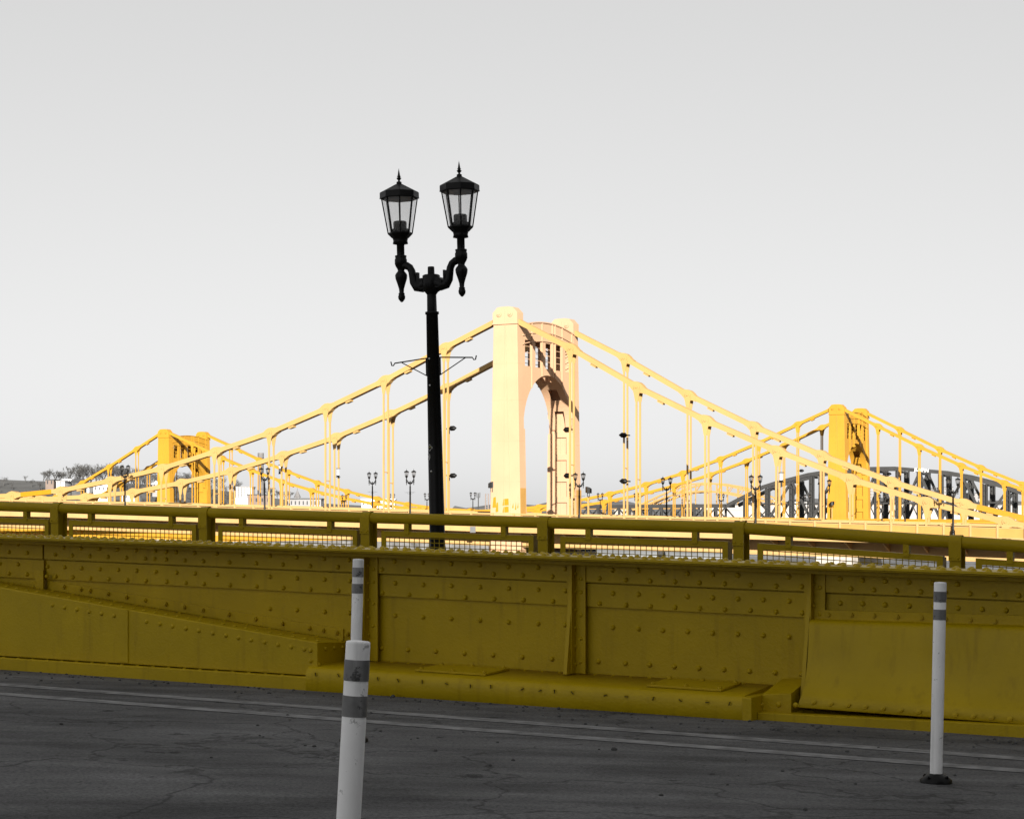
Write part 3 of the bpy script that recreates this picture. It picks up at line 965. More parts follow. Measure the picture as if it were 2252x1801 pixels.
def tower(fr, sx, zb, zcap, m_, parent, face=True):
    """portal tower centred at s = sx; zcap = height of the cap top"""
    tw = thing_part('tower', parent, m_)
    zs = zcap - 1.5                          # shoulder
    hb, ht = 1.58, 1.22                      # half widths along the bridge
    def hw(z):
        return hb + (ht - hb) * (z - zb) / (zs - zb)
    for d0 in (0.0, W_):
        mb = MB()
        dd = .52
        mb.loft([[fr(sx - h, d0 - dd, z), fr(sx + h, d0 - dd, z), fr(sx + h, d0 + dd, z), fr(sx - h, d0 + dd, z)] for h, z in ((hw(zb - 3), zb - 3), (hw(zs), zs))])
        # centre ribs that fan out toward the foot
        for o1, o2 in ((-.04, -.12), (.04, .62)):
            for sg in (-1, 1):
                a = [fr(sx + o2 - .02, d0 + sg * dd, zb), fr(sx + o2 + .02, d0 + sg * dd, zb), fr(sx + o2 + .02, d0 + sg * (dd + .035), zb), fr(sx + o2 - .02, d0 + sg * (dd + .035), zb)]
                b = [fr(sx + o1 - .02, d0 + sg * dd, zs), fr(sx + o1 + .02, d0 + sg * dd, zs), fr(sx + o1 + .02, d0 + sg * (dd + .035), zs), fr(sx + o1 - .02, d0 + sg * (dd + .035), zs)]
                mb.loft([a, b])
        for zf in (.22, .42, .62, .80):       # plate seams
            z = zb + (zs - zb) * zf
            h = hw(z) + .012
            mb.loft([[fr(sx - h, d0 - dd - .012, y), fr(sx + h, d0 - dd - .012, y), fr(sx + h, d0 + dd + .012, y), fr(sx - h, d0 + dd + .012, y)] for y in (z, z + .05)])
        # bands at the foot, on the faces across the bridge
        mb.build('leg', m_, tw, bevel=.02)
        # recessed ladder panels on the inner face of the leg
        lat = MB()
        sg = 1 if d0 == 0 else -1
        y0 = d0 + sg * (dd + .002)
        y1 = d0 + sg * (dd + .22)
        zz = [zb + .0, zb + 2.3, zb + 4.3, zb + 6.4, zb + 8.6]
        for s0, s1 in ((-1.0, -.42), (.42, 1.0)):
            lat.loft([[fr(sx + s0 * hw(z), y0, z), fr(sx + s1 * hw(z), y0, z), fr(sx + s1 * hw(z), y1, z), fr(sx + s0 * hw(z), y1, z)] for z in (zb - .5, zcap - 11.2)])
        for z in zz:
            h = hw(z) * .42
            lat.loft([[fr(sx - h, y0, y), fr(sx + h, y0, y), fr(sx + h, y1 - sg * .01, y), fr(sx - h, y1 - sg * .01, y)] for y in (z, z + .55)])
        lat.build('lacing', m_, tw)
        # cap: chamfered block with pin bosses
        mb = MB()
        poly = [(-1.27, 0), (-1.27, .95), (-.80, 1.44), (-.35, 1.5), (.35, 1.5), (.80, 1.44), (1.27, .95), (1.27, 0)]
        mb.prism([fr(sx + x, d0 - .60, zs + z) for x, z in poly], N3 * 1.20)
        mb.prism([fr(sx + x, d0 - .66, zs + z) for x, z in ((-1.30, -.12), (-1.30, .0), (1.30, .0), (1.30, -.12))], N3 * 1.32)
        for sgn in (-1, 1):
            for x in (-.58, .58):
                c = fr(sx + x, d0 + sgn * .60, zs + .80)
                mb.tube([c, c + N3 * (sgn * .10)], .24, 14)
                mb.tube([c + N3 * (sgn * .10), c + N3 * (sgn * .20)], .10, 10)
            for k in range(7):
                mb.rivet(fr(sx, d0 + sgn * .60, zs + .15 + k * .18), N3 * sgn, .035, .03)
        mb.build('cap', m_, tw)
    # portal between the legs
    n0, n1 = .52, W_ - .52
    mid = W_ / 2
    a_ = mid - n0
    zsp = zcap - 11.2                        # arch spring
    hgt = 5.25
    def zarch(n):
        q = max(0.0, 1 - ((n - mid) / (a_ * .962)) ** 2)
        return zsp + hgt * math.sqrt(q)
    def ztop(n):
        return zs - .10 + .62 * (1 - ((n - mid) / a_) ** 2)
    wins = [(n0 + .55 + k * (n1 - n0 - 1.1 - 1.2) / 4, n0 + .55 + k * (n1 - n0 - 1.1 - 1.2) / 4 + 1.2) for k in range(5)]
    brk = sorted(set([n0, n1] + [x for p in wins for x in p] + [n0 + (n1 - n0) * k / 36 for k in range(37)]))
    for sg in (-1, 1):
        mb = MB()
        x0, x1 = sx + sg * 1.12, sx + sg * 1.22
        for a, b in zip(brk[:-1], brk[1:]):
            if b - a < 1e-4:
                continue
            c = (a + b) / 2
            segs = [(zarch(a), zarch(b), ztop(a), ztop(b))]
            for (wa, wb_) in wins:
                if wa - 1e-6 <= c <= wb_ + 1e-6:
                    z1 = zcap - 2.95
                    z0 = max(zcap - 5.35, zarch(c) + .5)
                    zl = max(zcap - 5.3 + .0 * c, zarch(wa) + .45, zarch(wb_) + .45) if False else z0
                    segs = [(zarch(a), zarch(b), zl, zl), (z1, z1, ztop(a), ztop(b))]
            for za, zb2, ta, tb in segs:
                if ta - za < .01:
                    continue
                mb.loft([[fr(x0, a, za), fr(x1, a, za), fr(x1, a, ta), fr(x0, a, ta)], [fr(x0, b, zb2), fr(x1, b, zb2), fr(x1, b, tb), fr(x0, b, tb)]])
        # vertical ribs and a curved moulding
        for k in range(1, 8):
            nn = n0 + (n1 - n0) * k / 8
            if any(wa - .06 < nn < wb_ + .06 for wa, wb_ in wins):
                nn = [wb_ for wa, wb_ in wins if wa - .06 < nn < wb_ + .06][0] + .15
            mb.loft([[fr(x1, nn - .05, z), fr(x1 + sg * .10, nn - .05, z), fr(x1 + sg * .10, nn + .05, z), fr(x1, nn + .05, z)] for z in (zarch(nn) + .02, ztop(nn) - .02)])
        for dz, hh in ((.02, .10), (-.95, .08), (-1.75, .08)):
            mb.loft([[fr(x1, n, ztop(n) + dz), fr(x1 + sg * .13, n, ztop(n) + dz), fr(x1 + sg * .13, n, ztop(n) + dz - hh), fr(x1, n, ztop(n) + dz - hh)] for n in [n0 + (n1 - n0) * k / 24 for k in range(25)]])
        # horizontal louvre bars in the windows
        for wa, wb_ in wins:
            for q in (.25, .5, .75):
                z = zcap - 5.3 + 2.35 * q
                if z > zarch((wa + wb_) / 2) + .55:
                    mb.bx(fr, x0 - .02, x0 + .02, wa, wb_, z, z + .05)
        mb.build('portal_face', m_, tw)
    mb = MB()                                # roof plate and soffit of the portal, soffit with openings
    ns = [n0 + (n1 - n0) * k / 24 for k in range(25)]
    mb.loft([[fr(sx - 1.1, n, ztop(n) - .04), fr(sx + 1.1, n, ztop(n) - .04), fr(sx + 1.1, n, ztop(n) - .12), fr(sx - 1.1, n, ztop(n) - .12)] for n in ns])
    ang = [R(a) for a in range(4, 177, 4)]
    pa = [(mid - a_ * .962 * math.cos(a), zsp + hgt * math.sin(a)) for a in ang]
    for s0, s1 in ((-1.118, -.5), (.5, 1.118)):
        mb.loft([[fr(sx + s0, n, z), fr(sx + s1, n, z), fr(sx + s1, n, z + .09), fr(sx + s0, n, z + .09)] for n, z in pa])
    for i in range(0, len(pa) - 2, 7):
        mb.loft([[fr(sx - .5, n, z), fr(sx + .5, n, z), fr(sx + .5, n, z + .08), fr(sx - .5, n, z + .08)] for n, z in pa[i:i + 4]])
    mb.build('portal_soffit', m_, tw)
    return tw

def thing_part(name, parent, m_=None):
    """an Empty used as a part that carries sub-parts"""
    o = bpy.data.objects.new(name, None)
    COL.objects.link(o)
    o.parent = parent
    o['_o'] = parent['_o']
    o.empty_display_size = .5
    return o

def cable_run(fr, d, i0, i1, zf, parent, m_, railz, skip=(), vivid=()):
    """one eyebar chain from node i0 to i1 (zf gives the pin height) with its pins and hangers"""
    mb, mf = MB(), MB()
    for i in range(i0, i1):
        a, b = fr(i * PN, d, zf(i)), fr((i + 1) * PN, d, zf(i + 1))
        if i in vivid:
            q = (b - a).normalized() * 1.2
            mf.bar(a + q, b - q, .67, .48, N3)  # overlaid bar in a more saturated yellow than the chain
        for off in (-.24, 0, .24):
            mb.bar(a + N3 * off, b + N3 * off, .17, .45, N3)
    cab = mb.build('main_cable', m_, parent)
    if vivid:
        mf.build('eyebar', M['patch'], cab)['label'] = 'vivid bright yellow length of the cable'
    for i in range(i0, i1 + 1):
        if i in skip:
            continue
        c = fr(i * PN, d, zf(i))
        t0 = (fr((i + .5) * PN, d, (zf(i) + zf(i + 1)) / 2) - fr((i - .5) * PN, d, (zf(i) + zf(i - 1)) / 2)).normalized()
        up = N3.cross(t0)
        up = up if up.z > 0 else -up
        mb = MB()
        # eye heads: long rounded plate
        prof = [(-.95, -.23), (-.62, -.28), (-.36, -.40), (0, -.47), (.36, -.40), (.62, -.28), (.95, -.23), (.95, .23), (.62, .28), (.36, .40), (0, .47), (-.36, .40), (-.62, .28), (-.95, .23)]
        mb.prism([c + t0 * x + up * y - N3 * .33 for x, y in prof], N3 * .66)
        for sg in (-1, 1):
            mb.tube([c + N3 * (sg * .33), c + N3 * (sg * .40)], .30, 16)
            mb.tube([c + N3 * (sg * .40), c + N3 * (sg * .47)], .12, 8)
        # hanger clamp under the pin
        for sg in (-1, 1):
            mb.prism([c + E3 * x + Z3 * y + N3 * (sg * .36) for x, y in ((-.38, -.22), (.38, -.22), (.26, -.60), (.13, -1.30), (-.13, -1.30), (-.26, -.60))], N3 * (sg * .05))
        # little bracket halfway along the next bar
        q = fr((i + .36) * PN, d, zf(i) + (zf(i + 1) - zf(i)) * .36) - up * .33
        mb.bar(q - t0 * .3, q + t0 * .3, .5, .16, N3)
        mb.build('pin_joint', m_, cab)
        zr = railz(i) - 1.15
        if c.z - 1.3 > zr:
            hb_ = MB()
            for x in (0.0,):
                for y in (-.40, .40):
                    hb_.bar(c + E3 * x + N3 * y - Z3 * 1.3, Vector((c.x + E3.x * x + N3.x * y, c.y + E3.y * x + N3.y * y, zr)), .17, .10, E3)
            for z in [zr + (c.z - zr) * .35]:
                hb_.bar(fr(i * PN, d - .4, z), fr(i * PN, d + .4, z), .09, .09, E3)
            hb_.build('hanger', m_, parent)
    return cab

def deck(fr, s0, s1, railz, parent, m_, mi, posts_=True, gd=2.95):
    """railings, parapet face, sidewalk brackets and stiffening girders"""
    n = int((s1 - s0) / 3.275)
    ss = [s0 + (s1 - s0) * k / n for k in range(n + 1)]
    rz = lambda s: railz(s / PN)
    for side, dN, sg in (('near', -3.0, -1), ('far', W_ + 3.0, 1)):
        r = MB()
        r.loft([[fr(s, dN - .05, rz(s)), fr(s, dN + .05, rz(s)), fr(s, dN + .05, rz(s) - .10), fr(s, dN - .05, rz(s) - .10)] for s in ss])
        ro = r.build('railing', m_, parent)
        q = MB()
        q.loft([[fr(s, dN - .02, rz(s) - .20), fr(s, dN + .02, rz(s) - .20), fr(s, dN + .02, rz(s) - 1.02), fr(s, dN - .02, rz(s) - 1.02)] for s in ss])
        q.build('infill_panel', M[mi], ro)
        q = MB()
        for dz, h in ((.20, .07), (.98, .06)):
            q.loft([[fr(s, dN - .045, rz(s) - dz), fr(s, dN + .045, rz(s) - dz), fr(s, dN + .045, rz(s) - dz - h), fr(s, dN - .045, rz(s) - dz - h)] for s in ss])
        q.build('panel_rail', m_, ro)
        q = MB()
        q.loft([[fr(s, dN - .10 * 1, rz(s) - 1.08), fr(s, dN + .12, rz(s) - 1.08), fr(s, dN + .12, rz(s) - 1.72), fr(s, dN - .10, rz(s) - 1.72)] for s in ss])
        fo = q.build('fascia', m_, parent)
        # posts
        if posts_ and sg < 0:
            k = 0
            s = s0
            st = PN / 3
            while s < s1:
                pm = MB().bx(fr, s - .085, s + .085, dN - .115, dN + .06, rz(s) - 1.6, rz(s) + .03)
                pm.build('railing_post', m_, ro)
                s += st
        # sidewalk slab with brackets
        b = MB()
        d1 = 0.0 if sg < 0 else W_
        lo_, hi_ = sorted((dN + (-sg) * .13, d1))
        b.loft([[fr(s, lo_, rz(s) - 1.12), fr(s, hi_, rz(s) - 1.12), fr(s, hi_, rz(s) - 1.3), fr(s, lo_, rz(s) - 1.3)] for s in ss])
        s = s0
        while s < s1:
            b.prism([fr(s, dN - sg * .3, rz(s) - 1.31), fr(s, dN - sg * .3, rz(s) - 1.55), fr(s, d1, rz(s) - 2.5), fr(s, d1, rz(s) - 1.31)], E3 * .12)
            s += PN / 2
        b.build('sidewalk_bracket', m_, parent)
        gq = MB()
        y0, y1 = (d1 - .25, d1 + .25)
        gq.loft([[fr(s, y0 + .15, rz(s) - 1.3), fr(s, y1 - .15, rz(s) - 1.3), fr(s, y1 - .15, rz(s) - gd), fr(s, y0 + .15, rz(s) - gd)] for s in ss])
        gq.loft([[fr(s, y0 - .1, rz(s) - gd - .002), fr(s, y1 + .1, rz(s) - gd - .002), fr(s, y1 + .1, rz(s) - gd - .1), fr(s, y0 - .1, rz(s) - gd - .1)] for s in ss])
        gq.build('stiffening_girder', m_, parent)
        u_ = MB()                            # top chord of the roadway girder seen above the sidewalk
        u_.loft([[fr(s, y0, rz(s) - .02), fr(s, y1, rz(s) - .02), fr(s, y1, rz(s) - .16), fr(s, y0, rz(s) - .16)] for s in ss])
        u_.loft([[fr(s, y0 + .2, rz(s) - .16), fr(s, y1 - .2, rz(s) - .16), fr(s, y1 - .2, rz(s) - 1.12), fr(s, y0 + .2, rz(s) - 1.12)] for s in ss])
        u_.build('roadway_girder', m_, parent)
    rd = MB()
    rd.loft([[fr(s, .5, rz(s) - 1.35), fr(s, W_ - .5, rz(s) - 1.35), fr(s, W_ - .5, rz(s) - 1.7), fr(s, .5, rz(s) - 1.7)] for s in ss])
    rd.build('roadway', M['asphalt'], parent)

# ---- first bridge (cream yellow)
A = frame(-.38, 182.7)
CZA = [(-12, 3.4), (-11, 3.0), (-10, 2.85), (-9, 3.05), (-8, 3.51), (-7, 4.49), (-6, 5.66), (-5, 7.24), (-4, 9.0), (-3, 11.2), (-2, 13.68), (-1, 16.5), (0, 19.2), (1, 15.9), (2, 12.2), (3, 9.08), (4, 6.3), (5, 3.82), (6, 1.82), (7, .2), (8, -1.2), (9, -2.4)]
RZA = [(-12, 2.75), (-10, 2.72), (-8, 2.50), (-4, 1.78), (0, 1.03), (3, .58), (6, .12), (9, -.42)]
cza = lambda i: EYE + interp(CZA, i)
rza = lambda i: EYE + interp(RZA, i)
brA = thing('suspension_bridge', 'cream yellow suspension bridge with the tallest tower, filling the middle distance', 'bridge', A(0, 0, rza(0) - 1.2), 'yellow suspension bridges')
deck(A, -12 * PN, 9 * PN, rza, brA, M['creamdeck'], 'infill')
for d in (0.0, W_):
    cable_run(A, d, -12, 9, cza, brA, M['cream'], rza, skip=(0,), vivid=(-9,) if d == 0 else (6,))
tower(A, 0.0, rza(0) - 1.2, EYE + 20.0, M['tower'], brA)
# foot bands and fresh paint patches on the near leg
mb = MB()
for x0, x1, z0, z1 in ((-1.32, -.95, .5, 1.5), (-1.0, -.72, .1, 1.0), (-.28, .36, .7, 1.35), (-.28, .36, .05, .62), (.72, .86, .45, .95), (1.0, 1.14, .3, .98), (1.24, 1.36, .45, .95)):
    b0 = rza(0)
    mb.prism([A(x0, -.535, b0 + z0 + .05), A(x0 + .06, -.535, b0 + z0), A(x1, -.535, b0 + z0 + .04), A(x1 - .03, -.535, b0 + z1), A(x0 + .1, -.535, b0 + z1 - .05)], N3 * .014)
mb.build('paint_patch', M['patch'], brA)
mb = MB()
for d0 in (0, W_):
    mb.bx(A, 1.57, 1.60, d0 - .52, d0 + .52, rza(0) - 1.1, rza(0) + 2.3)
mb.build('foot_plate', M['infill'], brA)
mb = MB()
for d0 in (0.0, W_):
    mb.loft([[A(-2.6 - q, d0 - 1.6 - q, z), A(2.6 + q, d0 - 1.6 - q, z), A(2.6 + q, d0 + 1.6 + q, z), A(-2.6 - q, d0 + 1.6 + q, z)] for q, z in ((.9, -10), (.2, -3.2), (.5, -3.1), (.5, -2.7), (0, -2.6), (0, -1.0))])
tag(mb.build('bridge_pier', M['pier'], None, base=A(0, 0, -10)), 'pale stone pier under the tallest yellow tower, glimpsed through the mesh', 'bridge pier', 'stone bridge piers')

# ---- second bridge (golden yellow), farther off
B = frame((1842 - U0) / F * 311.8, 311.8)
LTB = -20
def offB(i):
    return -.65 if i > -11 else (-.65 + (i + 11) / 9 * 1.0)
PROF = [(-10, 2.9), (-9, 3.1), (-8, 3.6), (-7, 4.5), (-6, 5.7), (-5, 7.2), (-4, 9.0), (-3, 11.2), (-2, 13.68), (-1, 16.5), (0, 19.2)]
SIDE = [(0, 19.2), (1, 15.9), (2, 12.6), (3, 9.6), (4, 6.9), (5, 4.6), (6, 2.4), (7, .6), (8, -1.0), (9, -2.2)]
def czb(i):
    if i >= 0:
        z = interp(SIDE, i)
    elif i >= -10:
        z = interp(PROF, i)
    elif i >= LTB:
        z = interp(PROF, LTB - i)
    else:
        z = interp(SIDE, LTB - i)
    return EYE + z + offB(max(i, LTB))
RZB = [(-30, -.2), (-20, 1.0), (-10, 1.75), (0, .95), (5, .62), (9, .3)]
rzb = lambda i: EYE + interp(RZB, i)
brB = thing('suspension_bridge', 'golden yellow suspension bridge with two small towers, crossing behind the tall one', 'bridge', B(0, 0, rzb(0) - 1.2), 'yellow suspension bridges')
deck(B, -29 * PN, 9 * PN, rzb, brB, M['yellow'], 'yellow', posts_=False, gd=4.2)
for d in (0.0, W_):
    cable_run(B, d, -29, 9, czb, brB, M['yellow'], rzb, skip=(0, LTB))
tower(B, 0.0, rzb(0) - 1.2, EYE + 18.85, M['yellow'], brB)
tower(B, LTB * PN, rzb(-20) - 1.2, EYE + 17.85, M['yellow'], brB)
for s_, lab in ((0.0, 'pale stone pier under the right tower of the farther yellow bridge'), (LTB * PN, 'pale stone pier under the left tower of the farther yellow bridge')):
    mb = MB()
    for d0 in (0.0, W_):
        mb.loft([[B(s_ - 2.6 - q, d0 - 1.6 - q, z), B(s_ + 2.6 + q, d0 - 1.6 - q, z), B(s_ + 2.6 + q, d0 + 1.6 + q, z), B(s_ - 2.6 - q, d0 + 1.6 + q, z)] for q, z in ((.9, -10), (.2, -3.2), (.5, -3.1), (.5, -2.7), (0, -2.6), (0, -1.2))])
    tag(mb.build('bridge_pier', M['pier'], None, base=B(s_, 0, -10)), lab, 'bridge pier', 'stone bridge piers')

# ---- small lamps on both bridges
def copy_lamp(src, fr, u, d, zr, label):
    s_, _ = sz(fr, u, VH, d)
    c = copy_tree(src)
    for ch in list(c.children):
        if ch.name.split('.')[0] in ('round_sticker', 'four_lobed_sticker', 'sticker_dots', 'bolt'):
            bpy.data.objects.remove(ch)
    c.location = fr(s_, d, zr(s_ / PN) - 1.12)
    c.rotation_euler = (0, 0, -TH + rnd.uniform(-.03, .03))
    c['label'] = label
    return c
A_near = [(275, 'black twin lamp before the cream bridge parapet, far left by the winter trees'),
          (582, 'black twin lamp before the cream parapet, standing in front of the tall chimney'),
          (902, 'black twin lamp before the cream parapet, just left of the large lamp post'),
          (1274, 'black twin lamp before the foot of the tallest tower\'s far leg'),
          (1662, 'black twin lamp before the cream parapet where the dark truss begins'),
          (2096, 'black twin lamp before the cream parapet near the right edge')]
for u, lab in A_near:
    copy_lamp(near_lamp, A, u, -3.3, rza, lab)
A_far = [(273, 'black twin lamp on the cream bridge\'s far side, hidden behind the leftmost lamp'),
         (819, 'black twin lamp on the cream bridge\'s far side, between hangers left of the large lamp'),
         (1466, 'black twin lamp on the cream bridge\'s far side, in front of the pale arch'),
         (1815, 'black twin lamp on the cream bridge\'s far side, against the right golden tower')]
for u, lab in A_far:
    copy_lamp(near_lamp, A, u, W_ + 3.3, rza, lab)
B_l = [(757, 'tiny black lamp on the golden bridge, behind the hanger with a banner'),
       (862, 'tiny black lamp on the golden bridge, by the long white building'),
       (939, 'tiny black lamp on the golden bridge, half hidden by the large lamp post'),
       (1040, 'tiny black lamp on the golden bridge, beside the thin mast left of the tall tower'),
       (1320, 'tiny black lamp on the golden bridge, beside the floodlight right of the tall tower'),
       (1401, 'tiny black lamp on the golden bridge, left of the pale arch'),
       (1514, 'tiny black lamp on the golden bridge, below the crown of the pale arch'),
       (1586, 'tiny black lamp on the golden bridge, at the foot of the dark truss slope'),
       (1776, 'tiny black lamp on the golden bridge, before the dark truss left of the tower'),
       (1940, 'tiny black lamp on the golden bridge, before the dark truss just right of the tower'),
       (1991, 'tiny black lamp on the golden bridge, second to the right of the tower')]
proto = None
for u, lab in B_l:
    if proto is None:
        proto = MB()
        parts = lamp_parts()
        gm = MB()
        for nm, m_, mb_ in parts:
            if nm == 'glass':
                gm.add(mb_.v, mb_.f)
            elif nm != 'banner_bracket':
                proto.add(mb_.v, mb_.f, True)
        po = thing('street_lamp', lab, 'street lamp', (0, 0, 0), 'black twin lantern street lamps')
        proto.build('lamp_post', M['black'], po)
        gm.build('glass', M['glass'], po)
        src = po
    else:
        src = copy_tree(po)
    s_, _ = sz(B, u, VH, -3.3)
    src.location = B(s_, -3.3, rzb(s_ / PN) - 1.12)
    src.rotation_euler = (0, 0, -TH)
    src['label'] = lab

# ---- floodlights and banners
def floodlight(p, aim, label, size=1.0, arrow=False):
    t_ = thing('floodlight', label, 'floodlight', p, 'small black floodlights')
    f = Vector(aim).normalized()
    mb = MB()
    if arrow:                                # bullet spotlight on a hanger, pointing along aim
        mb.tube([p - f * .30, p - f * .12, p + f * .22, p + f * .5, p + f * .52], [.10, .25, .25, .05, .01], 10)
        mb.build('housing', M['black'], t_)
        MB().bar(p - f * .30, p - f * .62, .12, .16, Z3).build('bracket', M['black'], t_)
    else:
        sd = f.cross(Z3).normalized()
        mb.loft([[p + sd * (x * a) + Z3 * (z * a) + f * y for x, z in ((-.36, -.28), (.36, -.28), (.36, .28), (-.36, .28))] for a, y in ((.75, -.28), (1.0, -.05), (1.0, .22))])
        mb.build('housing', M['black'], t_)
        b = MB().bar(p - sd * .40 - Z3 * .05, p - sd * .40 - Z3 * .62, .06, .06, f)
        b.bar(p + sd * .40 - Z3 * .05, p + sd * .40 - Z3 * .62, .06, .06, f)
        b.bar(p - sd * .43 - Z3 * .62, p + sd * .43 - Z3 * .62, .06, .06, f)
        b.build('bracket', M['black'], t_)
        MB().bar(p - Z3 * .65, Vector((p.x, p.y, p.z - 2.9)), .14, .14, E3).build('post', M['cream'], t_)
    return t_
def on(fr, u, v, d):
    s_, z_ = sz(fr, u, v, d)
    return fr(s_, d, z_)
floodlight(on(A, 1081, 1066, -.3), (1, .2, .3), 'black box floodlight on a yellow post left of the tallest tower\'s foot')
floodlight(on(A, 1294, 1078, W_), (-1, -.2, .3), 'black box floodlight on a yellow post right of the tallest tower\'s foot')
floodlight(on(B, 1830, 1107, -1.2), (1, .3, .3), 'black box floodlight before the right golden tower\'s face')
for u, v, aim, lab in ((994, 942, 1, 'upper black spotlight on the hanger left of the tallest tower'), (995, 1046, 1, 'lower black spotlight on the hanger left of the tallest tower'),
                       (1372, 957, -1, 'upper black spotlight on the hanger right of the tallest tower'), (1373, 1058, -1, 'lower black spotlight on the hanger right of the tallest tower')):
    floodlight(on(A, u, v, W_ - .5), E3 * aim + Z3 * .05, lab, arrow=True)
for u, v, lab in ((1248, 945, 'upper black spotlight on the cream hanger before the tower\'s far leg'), (1249, 1046, 'lower black spotlight on the cream hanger before the tower\'s far leg')):
    floodlight(on(A, u, v, 0.5), -E3 + N3 * .3, lab, arrow=True)
for u, v, lab in ((1762, 1035, 'upper black spotlight left of the right golden tower, above the truss'), (1762, 1094, 'lower black spotlight left of the right golden tower'),
                  (1954, 1042, 'upper black spotlight on a golden hanger right of the golden tower'), (1954, 1099, 'lower black spotlight on a golden hanger right of the golden tower')):
    floodlight(on(B, u, v, W_ - .5), E3, lab, arrow=True)
def banner(fr, u, v0, v1, d, label, side=1):
    s0, z0 = sz(fr, u, v0, d)
    _, z1 = sz(fr, u, v1, d)
    h = z0 - z1
    wv = h * .46
    t_ = thing('hanging_banner', label, 'banner', fr(s0, d, z1), 'grey banners on the bridge hangers')
    MB().bx(fr, s0 - wv / 2, s0 + wv / 2, d - .01, d + .01, z1, z0).build('cloth', M['banner'], t_)
    MB().bx(fr, s0 - wv / 2, s0 + wv / 2, d - .016, d - .0115, z1, z1 + h * .16).build('dark_hem', M['black'], t_)
    mb = MB()
    for zc_, rx, rz_ in ((.70, .20, .20), (.34, .25, .17)):
        mb.add([fr(s0 + wv * rx * math.cos(a), d - .018, z1 + h * zc_ + h * rz_ * math.sin(a)) for a in [2 * math.pi * k / 16 for k in range(16)]], [tuple(range(16))])
    mb.build('print', M['bannerw'], t_)
    mb = MB()
    for z in (z0 + .03, z1 - .03):
        mb.tube([fr(s0 - wv * .6, d, z), fr(s0 + wv * .75, d, z)], .035, 6)
    mb.build('rod', M['black'], t_)
banner(A, 616.5, 1023, 1041, W_, 'small grey banner on the cream bridge, right of the tall chimney')
banner(A, 743.5, 1031, 1048, W_, 'small grey banner on the cream hanger above the church steeple')
banner(A, 1718, 1040, 1059, 0.3, 'small grey banner hanging left of the right golden tower, the left one of two')
banner(A, 1803, 1046, 1064, W_, 'small grey banner hanging against the right golden tower\'s left edge')
s_, z_ = sz(A, 1040, 1171, -3.14)
tag(MB().bx(A, s_ - .28, s_ + .28, -3.17, -3.12, z_, z_ + .55).build('grey_panel', M['panelgrey'], None, base=A(s_, -3.15, z_)), 'small plain grey panel fixed low on the cream bridge parapet', 'panel')

# ================================================================== RIVER, BANKS, FAR THINGS
mb = MB()
mb.add([(-4000, -300, -9.4), (4000, -300, -9.4), (4000, 700, -9.4), (-4000, 700, -9.4)], [(0, 1, 2, 3)])
struct(mb.build('river', M['water']))
mb = MB()
mb.add([(-6000, 700, -9.3), (6000, 700, -9.3), (6000, 9000, 0), (-6000, 9000, 0)], [(0, 1, 2, 3)])
struct(mb.build('ground', M['land']))
# bank and hill on the left
def crest(u):
    tab = [(-600, 1045), (-50, 1056), (250, 1062), (330, 1068), (480, 1080), (560, 1092), (700, 1106), (900, 1118), (1150, 1128), (1400, 1133)]
    return interp(tab, u)
def sm(x):
    x = max(0, min(1, x))
    return x * x * (3 - 2 * x)
def hillz(X, Y):
    u = U0 + F * X / Y
    zc_ = EYE + (VH - crest(u)) / F * 720
    k_ = sm((Y - 556) / 150)
    return -3.4 + (zc_ + 3.4) * k_ + .5 * math.sin(X * .07) * math.sin(Y * .05) * k_
hx = [at(u, 0, 720).x for u in range(-800, 1500, 40)]
hy = [552 + 8 * k for k in range(0, 60)]
mb = MB()
vs = [(x * (0.75 + .25 * y / 720), y, hillz(x * (0.75 + .25 * y / 720), y)) for y in hy for x in hx]
nx = len(hx)
mb.add(vs, [(j * nx + i, j * nx + i + 1, (j + 1) * nx + i + 1, (j + 1) * nx + i) for j in range(len(hy) - 1) for i in range(nx - 1)], True)
struct(mb.build('hill', M['land']))
a, b = at(-700, 1153, 548).x, at(1075, 1153, 548).x
tag(MB().add([], []).bx(lambda s, d, z: Vector((s, d, z)), a, b, 545, 551, -10, -2.9).build('retaining_wall', M['wallstone'], None, base=((a + b) / 2, 548, -10)), 'grey stone retaining wall on the far bank, seen through the mesh', 'wall')
# far hills beyond the arch
mb = MB()
us = list(range(1000, 3000, 25))
prof = []
for u in us:
    v = 1108 - 5 * math.sin(u * .011) - 3 * math.sin(u * .047) - 1.6 * math.sin(u * .17) - (3 if u > 1500 else 0) - 8 * sm((u - 1650) / 250)
    prof.append(at(u, v, 2600))
secs = [[Vector((p.x, p.y - 500, -2)), Vector((p.x, p.y - 200, p.z * .7)), p, Vector((p.x, p.y + 400, p.z * .5))] for p in prof]
mb.loft(secs, False, True, False)
struct(mb.build('distant_hills', M['hill']))

